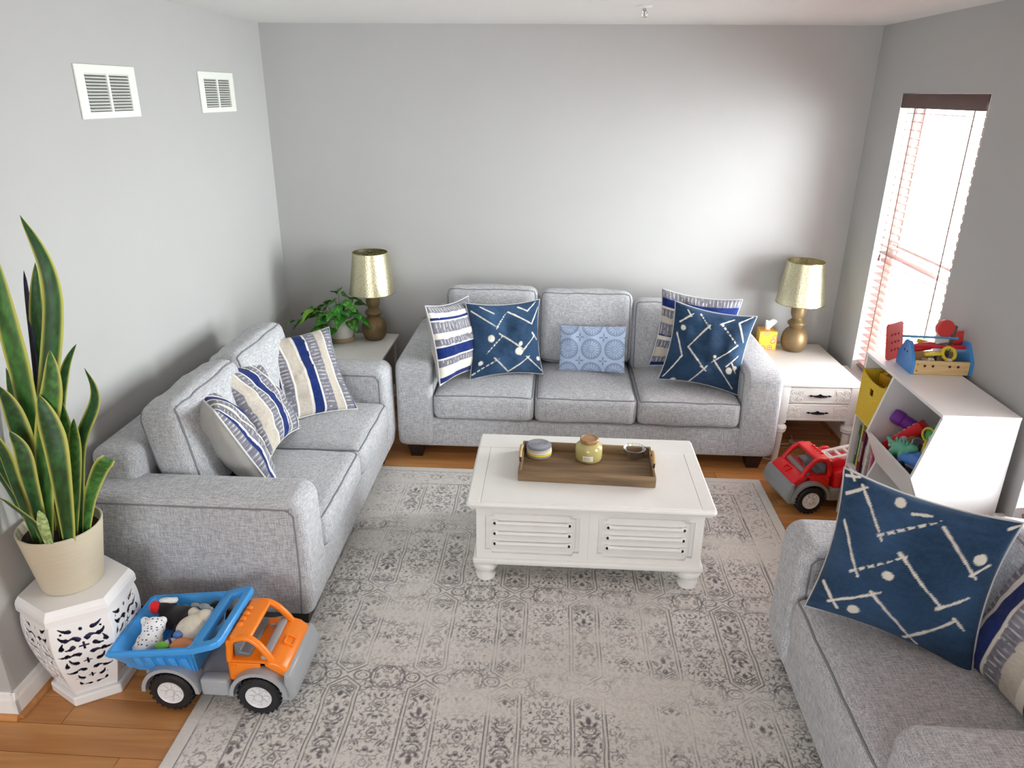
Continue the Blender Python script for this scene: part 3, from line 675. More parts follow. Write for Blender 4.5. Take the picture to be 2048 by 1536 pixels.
obj('lid_board', box(TX-.064+g, TX-.009, -TY+.009, TY-.158-g, TZ-.006, TZ, .0012, 1), M_paint, ct)
obj('body', box(-.488, .488, -.286, .308, .115, TZ-.038, .003, 1), M_paint, ct, smooth=False)
obj('base_moulding', box(-.507, .507, -.317, .327, .098, .128, .010, 3), M_paint, ct)
def notched(x0, x1, z0, z1, n=.022, m=.012):
    return [(x0+n, z0), (x1-n, z0), (x1-n+m*.4, z0+m), (x1, z0+m), (x1, z1-m), (x1-n+m*.4, z1-m), (x1-n, z1), (x0+n, z1), (x0+n-m*.4, z1-m), (x0, z1-m), (x0, z0+m), (x0+n-m*.4, z0+m)]
for sx in (-1, 1):
    x0, x1 = (-.452, -.040) if sx < 0 else (.040, .452)
    z0, z1 = .150, .362; X0, X1, Z0, Z1 = (-.490, 0.0, .116, TZ-.040) if sx < 0 else (0.0, .490, .116, TZ-.040)
    inn = notched(x0, x1, z0, z1, .030, .016)
    out = [(x0+.03, Z0), (x1-.03, Z0), (X1, Z0), (X1, z0+.016), (X1, z1-.016), (X1, Z1), (x1-.03, Z1), (x0+.03, Z1), (X0, Z1), (X0, z1-.016), (X0, z0+.016), (X0, Z0)]
    pn = obj('panel_frame', ring_prism(out, inn, -.302, -.2862, 'y', bev=.0015), M_paint, ct, smooth=False)
    fi = obj('panel', prism(notched(x0+.016, x1-.016, z0+.016, z1-.016, .026, .012), -.2905, -.2862, 'y', bev=.0018, seg=1), M_paint, ct, smooth=False)
    for k in range(3):
        z = z0+.058+.052*(2-k)-.006
        obj('rail', tube([(x0+.044, -.3000, z), (x1-.044, -.3000, z)], .0085, 12), M_paint, fi)
        for xx in (x0+.044, x1-.044):
            obj('rail_end', box(xx-.012, xx+.012, -.3035, -.2900, z-.011, z+.011, .003, 2), M_paint, fi)
            obj('bolt', ball((xx, -.3042, z), (.0072, .005, .0072), u=12, v=8), M_bolt, fi)
bun = [(0, .102), (.030, .102), (.046, .098), (.055, .088), (.057, .074), (.052, .060), (.038, .050), (.027, .045), (.026, .041), (.036, .036), (.046, .028), (.047, .020), (.040, .014), (.042, .006), (.036, 0), (0, 0)]
for sx in (-1, 1):
    for sy in (-1, 1): obj('bun_foot', lathe(bun, 32, M=T(sx*.452, (-.262 if sy < 0 else .272), 0)), M_paint, ct)
# tray
M_traywood = wood('weathered_brown_wood', lin(98, 78, 56), lin(136, 110, 78), (3, 34, 34), .6)
tr = thing('serving_tray', 'rectangular brown wooden tray with rope handles on the coffee table', 'tray', (2.013, -1.802, .441), math.radians(-1.9))
obj('tray_floor', box(-.293, .293, -.142, .142, 0, .010), M_traywood, tr, smooth=False)
for s in (-1, 1):
    obj('long_wall', box(-.305, .305, s*.142 if s > 0 else -.156, .156 if s > 0 else -.142, 0, .050, .003, 2), M_traywood, tr)
    obj('short_wall', box(.293 if s > 0 else -.305, .305 if s > 0 else -.293, -.1415, .1415, 0, .050, .003, 2), M_traywood, tr)
    hp = smooth_path([(s*.301, -.060, .040), (s*.303, -.056, .066), (s*.303, -.038, .080), (s*.303, 0, .083), (s*.303, .038, .080), (s*.303, .056, .066), (s*.301, .060, .040)], 7)
    hd = obj('handle', tube(hp, .0045, 8), mat('dark_iron', lin(60, 50, 46), .5, metal=.6), tr)
    wrap = hp[8:-8]
    bm = BM()
    for i in range(0, len(wrap)-1):
        t = (wrap[i+1]-wrap[i]).normalized(); tube([wrap[i]-t*.0019, wrap[i]+t*.0019], .0078, 10, bm=bm)
    obj('rope_wrap', bm, mat('jute_rope', lin(196, 166, 120), .9), hd)
# coasters, one stack
zc = .4512
for nm, col in (('pale grey bottom coaster of the stack on the tray', lin(150, 150, 152)), ('yellow coaster low in the stack on the tray', lin(226, 200, 74)), ('cream coaster in the middle of the stack on the tray', lin(226, 220, 206)), ('beige coaster second from the top of the stack on the tray', lin(196, 188, 172)), ('dark grey patterned coaster on top of the stack', lin(118, 122, 132))):
    k = thing('coaster', nm, 'coaster', (1.792+rng.uniform(-.002, .002), -1.700+rng.uniform(-.003, .003), zc), group='stacked coasters')
    obj('disc', lathe([(0, 0), (.056, 0), (.060, .003), (.060, .008), (.056, .0108), (0, .0108)], 40), mat('coaster_'+nm.split()[0], col, .8), k)
    if 'top of' in nm:
        for q, rr in enumerate((.048, .040, .031, .022, .012)):
            bmx = BM(); tube([(rr*math.cos(a), rr*math.sin(a)*1.0, .0110) for a in [2*math.pi*i/32 for i in range(32)]], .0011, 5, closed=True, bm=bmx)
            obj('woven_ring', bmx, mat('coaster_ring', lin(176, 178, 184), .8), k)
    zc += .0112
# candle jar
M_amber = mat('frosted_gold_glass', lin(184, 172, 112), .16, noise=.08, nscale=14, coat=.4)
cj = thing('candle_jar', 'gold-green glass candle jar with a wooden lid on the tray', 'candle', (2.026, -1.727, .4512))
obj('jar', lathe([(0, 0), (.050, 0), (.060, .004), (.064, .014), (.064, .058), (.061, .072), (.050, .083), (.041, .087), (.041, .096), (0, .096)], 48), M_amber, cj)
obj('lid', lathe([(0, .090), (.043, .090), (.044, .092), (.044, .106), (.042, .109), (.036, .109), (.035, .107), (0, .107)], 40), wood('candle_lid_wood', lin(150, 108, 66), lin(180, 138, 92), (30, 30, 6)), cj)
me_v = []; me_f = []
for i in range(9):
    a = math.radians(-118+i*5.5); me_v += [(.0646*math.cos(a), .0646*math.sin(a), .016), (.0646*math.cos(a), .0646*math.sin(a), .042)]
    if i: me_f.append((2*i-2, 2*i, 2*i+1, 2*i-1))
lb = pyobj('paper_label', me_v, me_f, mat('label_paper', lin(236, 230, 216), .7), cj)
M_ink = mat('label_ink', lin(150, 140, 130), .8)
for k in range(3):
    vv = []; ff = []
    for i in range(7):
        a = math.radians(-114+i*5.5*(.95 if k != 1 else .8)); vv += [(.0649*math.cos(a), .0649*math.sin(a), .033-.005*k), (.0649*math.cos(a), .0649*math.sin(a), .0348-.005*k)]
        if i: ff.append((2*i-2, 2*i, 2*i+1, 2*i-1))
    pyobj('print_line', vv, ff, M_ink, lb)
# cut glass bowl
M_crystal = bpy.data.materials.new('cut_crystal'); M_crystal.use_nodes = True
nt = M_crystal.node_tree; nt.nodes.clear()
_o = nt.nodes.new('ShaderNodeOutputMaterial'); _m = nt.nodes.new('ShaderNodeMixShader'); _t = nt.nodes.new('ShaderNodeBsdfTransparent'); _g = nt.nodes.new('ShaderNodeBsdfGlossy'); _f = nt.nodes.new('ShaderNodeLayerWeight')
_g.inputs['Roughness'].default_value = .04; _t.inputs['Color'].default_value = (.93, .95, .95, 1); _f.inputs['Blend'].default_value = .74
nt.links.new(_f.outputs['Facing'], _m.inputs[0]); nt.links.new(_t.outputs[0], _m.inputs[1]); nt.links.new(_g.outputs[0], _m.inputs[2]); nt.links.new(_m.outputs[0], _o.inputs[0])
gb = thing('glass_bowl', 'small clear fluted glass bowl at the right end of the tray', 'bowl', (2.243, -1.690, .4512))
obj('bowl', lathe([(0, 0), (.034, 0), (.037, .003), (.041, .020), (.044, .024), (.050, .044), (.053, .047), (.050, .0475), (.046, .044), (.040, .025), (.037, .021), (.033, .007), (0, .006)], 72, ripple=lambda a, z: (.030*math.cos(24*a) if .002 < z < .046 else .012*math.cos(24*a))), M_crystal, gb)

# ================================================================== RIGHT END TABLE
M_hand = mat('black_iron_pull', lin(40, 36, 44), .45, metal=.7)
et = thing('end_table', 'white two-drawer end table with carved fronts under the right lamp', 'end table', (3.391, -.450, 0), math.radians(1.2))
tw, td, tz = .235, .375, .517
obj('top', box(-tw, tw, -td, td, tz-.022, tz, .006, 3), M_paint, et)
obj('case', box(-tw+.030, tw-.030, -td+.030, td-.025, .272, tz-.021, .003, 1), M_paint, et)
def scroll(cx, cz, r, s, turns=1.6, n=26):
    return [(cx+s*r*(1-i/n*.85)*math.cos(2*math.pi*turns*i/n), -td+.0115, cz+r*(1-i/n*.85)*math.sin(2*math.pi*turns*i/n)) for i in range(n+1)]
for k, (z0, z1) in enumerate(((.392, .488), (.282, .386))):
    dr = obj('drawer', box(-tw+.048, tw-.048, -td+.014, -td+.034, z0, z1, .004, 2), M_paint, et)
    zc_ = (z0+z1)/2
    for s in (-1, 1):
        for (ox, oz, r) in ((.150, .016, .020), (.108, .014, .018), (.156, -.024, .016), (.112, -.024, .016)):
            obj('carved_scroll', tube(scroll(s*ox, zc_+oz, r, s), .0040, 6), M_paint, dr)
        obj('carved_vine', tube(smooth_path([(s*.088, -td+.0115, zc_+.03), (s*.13, -td+.0115, zc_-.004), (s*.172, -td+.0115, zc_+.002)], 6), .0036, 6), M_paint, dr)
    obj('drawer_border', ring_prism([(-tw+.052, z0+.004), (tw-.052, z0+.004), (tw-.052, z1-.004), (-tw+.052, z1-.004)], [(-tw+.060, z0+.011), (tw-.060, z0+.011), (tw-.060, z1-.011), (-tw+.060, z1-.011)], -td+.0115, -td+.0145, 'y'), M_paint, dr, smooth=False)
    pl = [(-.066, 0), (-.050, .006), (-.044, .002), (-.020, .003), (-.010, .006), (0, .013), (.010, .006), (.020, .003), (.044, .002), (.050, .006), (.066, 0), (.050, -.006), (.044, -.002), (.020, -.003), (.010, -.006), (0, -.013), (-.010, -.006), (-.020, -.003), (-.044, -.002), (-.050, -.006)]
    hnd = obj('handle', prism([(a, b+zc_) for a, b in pl], -td+.006, -td+.0115, 'y'), M_hand, dr, smooth=False)
    obj('bail', tube(smooth_path([(-.040, -td+.006, zc_), (-.030, -td-.006, zc_), (0, -td-.010, zc_), (.030, -td-.006, zc_), (.040, -td+.006, zc_)], 6), .0035, 8), M_hand, hnd)
for sx in (-1, 1):
    for sy in (-1, 1):
        x, y = sx*(tw-.036), sy*(td-.034)
        bm = box(x-.027, x+.027, y-.027, y+.027, .262, tz-.021, .008, 2)
        lathe([(0, .262), (.022, .262), (.022, .250), (.036, .244), (.042, .232), (.038, .220), (.040, .214), (.034, .204), (.024, .200), (.026, .190), (.022, .10), (.017, .02), (.020, .012), (.018, 0), (0, 0)], 24, bm=bm, M=T(x, y, 0))
        obj('leg', bm, M_paint, et)
# left end table: thin top on slim braced legs
lt = thing('end_table', 'thin-topped white end table with slim legs in the left room corner', 'end table', (.560, -.470, 0))
obj('top', box(-.232, .232, -.375, .375, .500, .517, .003, 2), M_paint, lt)
M_slim = mat('pale_grey_metal_leg', lin(196, 196, 200), .4)
for sx in (-1, 1):
    for sy in (-1, 1): obj('leg', box(sx*.205-.010, sx*.205+.010, sy*.345-.010, sy*.345+.010, 0, .499, .002, 1), M_slim, lt)
for sy in (-1, 1):
    for s in (-1, 1): obj('cross_brace', tube([(-.205*s, sy*.345+s*.004, .08), (.205*s, sy*.345+s*.004, .46)], .004, 6), M_slim, lt)
for sx in (-1, 1): obj('side_rail', box(sx*.205-.006, sx*.205+.006, -.336, .336, .478, .498), M_slim, lt, smooth=False)

# ================================================================== LAMPS
M_bronze = mat('brushed_bronze', lin(122, 102, 70), .42, metal=.35, noise=.12, nscale=8, stretch=(4, 4, 30))
M_gold = mat('perforated_gold_metal', lin(196, 184, 140), .36, metal=1.0, bump=.0)
# pierced hammered metal: fine cell pattern in colour and relief
def gold_shade():
    m = M_gold; nt = m.node_tree; b = nt.nodes['Principled BSDF']
    tc = nt.nodes.new('ShaderNodeTexCoord'); v = nt.nodes.new('ShaderNodeTexVoronoi'); v.inputs['Scale'].default_value = 120
    nt.links.new(tc.outputs['Object'], v.inputs['Vector'])
    r = nt.nodes.new('ShaderNodeValToRGB'); r.color_ramp.elements[0].position = .12; r.color_ramp.elements[1].position = .30
    r.color_ramp.elements[0].color = c4(lin(112, 106, 76)); r.color_ramp.elements[1].color = c4(lin(214, 208, 176))
    nt.links.new(v.outputs['Distance'], r.inputs['Fac']); nt.links.new(r.outputs['Color'], b.inputs['Base Color'])
    bp = nt.nodes.new('ShaderNodeBump'); bp.inputs['Strength'].default_value = .35; bp.inputs['Distance'].default_value = .002
    nt.links.new(v.outputs['Distance'], bp.inputs['Height']); nt.links.new(bp.outputs['Normal'], b.inputs['Normal'])
gold_shade()
M_goldrim = mat('gold_rim', lin(190, 176, 128), .25, metal=1.0)
LAMP = [(0, 0), (.050, 0), (.056, .003), (.072, .024), (.081, .052), (.082, .080), (.076, .112), (.062, .138), (.046, .152), (.039, .158), (.042, .164), (.054, .176), (.057, .184), (.053, .193), (.042, .204), (.034, .212), (.032, .217), (.037, .225), (.043, .238), (.046, .255), (.046, .304), (.038, .309), (.012, .308), (.012, .330), (0, .330)]
def lamp(loc, label, rz):
    l = thing('table_lamp', label, 'lamp', loc, rz, group='matching gold-shade lamps')
    obj('base', lathe(LAMP, 48), M_bronze, l)
    z0, z1, rb, rtp = .318, .582, .147, .112
    obj('lamp_shade', lathe([(rb, z0), (rtp, z1), (rtp-.0012, z1), (rb-.0012, z0), (rb, z0)], 64), M_gold, l)
    for r, z in ((rb, z0), (rtp, z1)): obj('shade_rim', tube([(r*math.cos(a), r*math.sin(a), z) for a in [2*math.pi*i/48 for i in range(48)]], .0022, 6, closed=True), M_goldrim, l)
    bm = BM()
    for k in range(3):
        a = 2*math.pi*k/3+.4; tube([(0, 0, z1-.012), (rtp*.6*math.cos(a), rtp*.6*math.sin(a), z1-.014), (rtp*math.cos(a), rtp*math.sin(a), z1-.003)], .0018, 6, bm=bm)
    obj('spider', bm, M_goldrim, l)
    for s in (-1, 1): obj('harp', tube(smooth_path([(s*.012, 0, .325), (s*.045, 0, .40), (s*.045, 0, .50), (s*.006, 0, z1-.012)], 6), .0018, 6), M_goldrim, l)
    obj('finial', lathe([(0, z1-.016), (.005, z1-.014), (.004, z1-.004), (.007, z1+.004), (0, z1+.012)], 14), M_goldrim, l)
    obj('bulb', lathe([(0, .33), (.013, .33), (.013, .352), (.022, .375), (.030, .405), (.026, .43), (.012, .446), (0, .449)], 20), mat('white_bulb', lin(235, 233, 226), .4), l)
    return l
lamp((.654, -.215, .518), 'gold-shaded lamp beside the trailing plant on the left end table', .2)
lamp((3.402, -.215, .518), 'gold-shaded lamp on the right end table near the window', 1.1)

# ================================================================== TISSUE BOX
tb = thing('tissue_box', 'yellow and orange floral tissue box beside the right lamp', 'tissue box', (3.238, -.170, .518), math.radians(-4))
m = bpy.data.materials.new('floral_carton'); m.use_nodes = True; nt = m.node_tree; b = nt.nodes['Principled BSDF']; b.inputs['Roughness'].default_value = .45
tc = nt.nodes.new('ShaderNodeTexCoord'); v = nt.nodes.new('ShaderNodeTexVoronoi'); v.inputs['Scale'].default_value = 24; nt.links.new(tc.outputs['Object'], v.inputs['Vector'])
r = nt.nodes.new('ShaderNodeValToRGB'); r.color_ramp.interpolation = 'CONSTANT'; e = r.color_ramp.elements
e[0].position = 0; e[0].color = c4(lin(250, 226, 120)); e[1].position = .16; e[1].color = c4(lin(222, 120, 60))
for pos, cl in ((.28, lin(240, 206, 150)), (.36, lin(214, 110, 80)), (.46, lin(246, 200, 64))): q = e.new(pos); q.color = c4(cl)
nt.links.new(v.outputs['Distance'], r.inputs['Fac']); nt.links.new(r.outputs['Color'], b.inputs['Base Color'])
obj('carton', box(-.055, .055, -.055, .055, 0, .122, .002, 1), m, tb)
M_or = mat('carton_orange_edge', lin(226, 140, 40), .5)
for s in (-1, 1): obj('carton_edge', box(s*.0545-.0012, s*.0545+.0012, -.0562, -.0540, .001, .121), M_or, tb, smooth=False)
obj('carton_top', box(-.053, .053, -.053, .053, .1219, .1226), mat('carton_top_print', lin(222, 160, 60), .5, noise=.3, nscale=40), tb, smooth=False)
n = 16; V = []; Fc = []
for i in range(n):
    for j in range(7):
        a = 2*math.pi*i/n; t = j/6; rr = .010+.020*t*(1+.35*math.sin(3*a+t*2))
        V.append((rr*math.cos(a)*1.2+.012*t, rr*math.sin(a)*.55, .1225+.055*t*(1+.22*math.sin(2*a))))
for i in range(n):
    for j in range(6):
        k = (i+1) % n; Fc.append((i*7+j, k*7+j, k*7+j+1, i*7+j+1))
pyobj('tissue', V, Fc, mat('tissue_paper', lin(240, 240, 240), .9), tb)

# ================================================================== POTHOS
ph = thing('potted_pothos', 'trailing green pothos in a white pot on the left end table', 'plant', (.440, -.262, .518))
obj('pot', lathe([(0, .012), (.076, .012), (.080, .016), (.086, .158), (.083, .159), (.078, .148), (.076, .130), (0, .130)], 40), mat('white_ceramic_pot', lin(224, 222, 216), .35), ph)
obj('saucer', lathe([(0, 0), (.084, 0), (.088, .006), (.088, .030), (.083, .031), (.081, .012), (0, .012)], 40), mat('tan_saucer', lin(182, 160, 134), .6), ph)
obj('soil', lathe([(0, .126), (.073, .122)], 24), mat('dark_soil', lin(48, 38, 30), 1, bump=.8, bscale=120), ph)
def leaf_mesh(name, L, Wd, fold, droop, heart, cols, seed):
    nu, nv = 9, 13; V = []; C_ = []
    for j in range(nv):
        t = j/(nv-1)
        w = Wd*(math.sin(math.pi*min(1, t**.62)))**.8*(1-.25*t) if heart else Wd*math.sin(math.pi*t**.7)
        for i in range(nu):
            u = -1+2*i/(nu-1)
            back = -.10*L*abs(u)**1.5*max(0, 1-t*4) if heart else 0
            V.append((u*w, t*L+back, fold*abs(u)*w-droop*L*t*t+.004*math.sin(t*9+u*3+seed)))
            k = mnoise.noise(Vector((u*3+seed, t*5, seed*1.7)))
            c = cols[0] if k < .28 else cols[1]; sh = .85+.25*(1-abs(u)) ; C_.append(tuple(x*sh for x in c))
    return V, [(j*nu+i, j*nu+i+1, (j+1)*nu+i+1, (j+1)*nu+i) for j in range(nv-1) for i in range(nu-1)], C_
M_leaf = attr_mat('glossy_leaf', .45, 0, .4)
G1, G2, GL = lin(48, 124, 40), lin(128, 178, 74), lin(134, 190, 50)
lr = random.Random(21)
POT = [(-.075, -.04, .19), (-.12, -.02, .17), (-.16, -.03, .20), (-.20, -.02, .165), (-.24, -.05, .145), (-.30, -.03, .135), (-.18, -.07, .215), (-.10, .03, .235), (-.05, .05, .255), (.0, .03, .235), (.05, .02, .25), (.02, .06, .29), (-.02, .07, .315), (.08, .0, .22), (.10, -.02, .19), (.115, .03, .24), (.125, -.03, .165), (.10, -.06, .15), (.03, -.07, .19), (-.02, -.08, .205), (-.06, -.08, .17), (-.09, -.10, .13), (-.13, -.09, .10), (-.02, -.10, .10), (-.08, -.11, .06), (-.15, -.08, .05), (-.11, -.10, .035), (.06, -.05, .215), (-.04, .0, .26), (.04, -.02, .265), (-.14, .04, .19), (-.22, .02, .19), (.07, .05, .27), (.0, -.04, .24)]
stems = []
for q, (x, y, z) in enumerate(POT):
    L = lr.uniform(.088, .122); d = Vector((x, y-.02, 0)); a = math.atan2(d.y, d.x)-HP+lr.uniform(-.5, .5)
    V, Fc, C_ = leaf_mesh('leaf', L, L*.40, .25, lr.uniform(.15, .5), True, (GL if q in (2, 6) else tuple(c*lr.uniform(.8, 1.25) for c in G1), G2 if q not in (2, 6) else GL), q*1.3)
    pyobj('leaf', V, Fc, M_leaf, ph, (x*.9, y*.9, z), (lr.uniform(-.55, .1), lr.uniform(-.35, .35), a), col=C_, ang=None)
    if q % 2 == 0 or z < .12:
        b0 = Vector((x*.22, y*.25, .124)); stems.append(0)
        mid = Vector((x*.62, y*.7, max(.15, z*.75+.08)))
        obj('stem', tube(smooth_path([b0, mid, (x*.9, y*.9, z)], 6), .0018, 5), mat('green_stem', lin(96, 132, 60), .5), ph)

# ================================================================== SNAKE PLANT ON STOOL
stc = (.172, -2.775)
M_cer = mat('white_glazed_ceramic', lin(240, 240, 240), .18, coat=.5)
st = thing('garden_stool', 'white hexagonal ceramic garden stool with pierced scrollwork sides', 'stool', (stc[0], stc[1], 0), math.radians(32))
STH = .430
def hexr(t): # vertex radius against height fraction of the panel
    return .132+.055*math.sin(min(1, t/.78)*HP)-.010*max(0, (t-.78)/.22)**2
zb_, zt_ = .040, .372
hexpoly = lambda R, r=0: [(R*math.cos(math.radians(60*k)), R*math.sin(math.radians(60*k))) for k in range(6)]
obj('base_rim', prism(hexpoly(.150), 0, .040, 'z', bev=.006, seg=2), M_cer, st, smooth=False)
b = bmesh.new(); rings = []
for R, z in ((.178, .370), (.188, .376), (.188, .398), (.184, .412), (.172, STH), (0, STH)):
    rings.append([b.verts.new((R*math.cos(math.radians(60*k)), R*math.sin(math.radians(60*k)), z)) for k in range(6)] if R else [b.verts.new((0, 0, z))])
for A, B in zip(rings, rings[1:]):
    for i in range(6):
        j = (i+1) % 6
        b.faces.new((A[i], A[j], B[j], B[i]) if len(B) > 1 else (A[i], A[j], B[0]))
b.faces.new(rings[0][::-1])
bmesh.ops.bevel(b, geom=[e for e in b.edges if e.calc_face_angle(0) > .3], offset=.003, segments=2, affect='EDGES')
obj('seat_top', b, M_cer, st, smooth=False)
# pierced side panel: fine grid with the cut-outs left open
NXs, NZs = 84, 130
sv = np.linspace(-1, 1, NXs); tv = np.linspace(0, 1, NZs)
hr = np.array([hexr(t) for t in tv])
SS, TT = np.meshgrid(sv, tv); HR = np.tile(hr[:, None], (1, NXs))
px_, pz_ = SS*HR*.5, zb_+(zt_-zb_)*TT
ap_ = HR*math.cos(math.pi/6)
PV = np.stack([ap_, px_, pz_], -1).reshape(-1, 3)
mx_ = np.abs((px_[:-1, :-1]+px_[1:, 1:])/2); mz_ = (pz_[:-1, :-1]+pz_[1:, 1:])/2; msx = (px_[:-1, :-1]+px_[1:, 1:])/2
hole = np.zeros(mx_.shape, bool)
def tear(x, z, L, ang, w, curve, mirror=True):
    global hole
    X = mx_ if mirror else msx
    for k in range(12):
        t = k/11; a = math.radians(ang)+curve*t
        cx = x+L*t*math.cos(math.radians(ang)+curve*t*.6); cz = z+L*t*math.sin(math.radians(ang)+curve*t*.6)
        hole |= np.hypot(X-cx, mz_-cz) < 1.18*w*(1-.88*t)
for a in ((.036, .338, .036, 12, .0068, .6), (.014, .300, .036, 62, .0082, -1.9), (.050, .306, .030, 18, .0074, .9), (.034, .272, .030, -50, .0078, 1.3), (.068, .276, .024, 92, .0072, .5), (.022, .236, .034, 35, .0080, -1.4), (.056, .240, .028, -30, .0070, 1.2), (.034, .198, .034, 10, .0074, 1.3), (.064, .190, .022, 80, .0062, .5), (.018, .160, .030, 40, .0074, -1.4), (.046, .156, .028, -20, .0064, 1.2), (.028, .118, .026, 20, .0064, 1.2), (.012, .080, .024, 30, .0058, -1.0), (.038, .088, .016, 60, .0048, .5)): tear(*a)
for cx, cz, R in ((0, .270, .015), (.060, .334, .004), (0, .340, .006), (0, .200, .013), (0, .124, .011), (.048, .120, .0035)):
    r_ = np.hypot(mx_-cx, mz_-cz); th_ = np.arctan2(mz_-cz, mx_-cx); hole |= (r_ < R*(.72+.42*np.cos(4*th_))) if R > .008 else (r_ < R)
ii = (np.arange(NZs-1)[:, None]*NXs+np.arange(NXs-1)[None, :])
q4 = np.stack([ii, ii+1, ii+NXs+1, ii+NXs], -1)[~hole].reshape(-1, 4)
me = bpy.data.meshes.new('pierced_panel'); me.from_pydata(PV.tolist(), [], q4.tolist()); me.update()
bmx = bmesh.new(); bmx.from_mesh(me); bmesh.ops.delete(bmx, geom=[v for v in bmx.verts if not v.link_faces], context='VERTS')
bmesh.ops.smooth_vert(bmx, verts=[v for v in bmx.verts if v.is_boundary and abs(abs(v.co.y)-hexr((v.co.z-zb_)/(zt_-zb_))*.5) > 1e-4 and zb_+.002 < v.co.z < zt_-.002], factor=.6, use_axis_x=True, use_axis_y=True, use_axis_z=True)
bmx.to_mesh(me); bmx.free()
first = None
for k in range(6):
    if first is None: o = first = link('pierced_panel', me, M_cer, st, ang=40)
    else: o = bpy.data.objects.new('pierced_panel', me); COL.objects.link(o); o.parent = st
    o.rotation_euler = (0, 0, math.radians(30+60*k))
    md = o.modifiers.new('thickness', 'SOLIDIFY'); md.thickness = .006; md.offset = -1
obj('dark_core', lathe([(0, .045), (.105, .045), (.150, .25), (.150, .372), (0, .372)], 24), mat('stool_hollow_shade', lin(62, 58, 92), .8), st)  # added dark core; its colour stands in for shade inside the hollow

sk = thing('snake_plant', 'tall snake plant with yellow-edged leaves in a beige pot', 'plant', (.158, -2.762, STH))
obj('pot', lathe([(0, 0), (.094, 0), (.099, .004), (.132, .222), (.133, .230), (.130, .2325), (.125, .230), (.119, .195), (0, .195)], 56), mat('beige_plastic_pot', lin(196, 186, 164), .6, noise=.04, nscale=4, stretch=(2, 2, 60)), sk)
obj('soil', lathe([(0, .200), (.119, .196)], 30), mat('dark_soil', lin(48, 38, 30), 1, bump=.8, bscale=120), sk)
def blade(P, wd, twist0, twist1, cols, seed, cut=False, thin=False, fold=.22):
    pts = smooth_path([Vector(p)-Vector((.158, -2.762, STH)) for p in P], 22); n = len(pts); nu = 15; V = []; C_ = []
    for j, c in enumerate(pts):
        t = j/(n-1); tg = (pts[min(j+1, n-1)]-pts[max(j-1, 0)]).normalized()
        a = twist0+(twist1-twist0)*t
        sd = Vector((math.cos(a), math.sin(a), 0)); sd = (sd-tg*sd.dot(tg)).normalized(); nm = tg.cross(sd)
        w = wd*(.45+.55*math.sin(min(1, t/.55)*HP))*(1 if t < .55 else max(.02, 1-((t-.55)/.45)**1.8))
        if cut: w = wd*(.35+.65*math.sin(min(1, t/.8)*HP))*(1-.25*max(0, (t-.85)/.15))
        for i in range(nu):
            u = -1+2*i/(nu-1)
            V.append(c+sd*(u*w)-nm*(fold*w*(1-u*u))+nm*(.0015*math.sin(t*14+seed)))
            if abs(u) > .80 and not thin: col = cols[1]
            else:
                k = mnoise.noise(Vector((u*1.5, t*24+seed, seed)))+.6*mnoise.noise(Vector((u*4, t*60+seed, seed))); k = max(-.6, min(1.3, k*1.5)); col = tuple(x*(1+.55*k) for x in cols[0])
                if abs(u) > .70 and not thin: col = tuple(.75*x+.25*y_ for x, y_ in zip(col, cols[1]))
            C_.append(col)
    return [tuple(v) for v in V], [(j*nu+i, j*nu+i+1, (j+1)*nu+i+1, (j+1)*nu+i) for j in range(n-1) for i in range(nu-1)], C_
DG, YG, MG, DK = lin(40, 80, 40), lin(180, 182, 92), lin(58, 106, 46), lin(44, 42, 66)
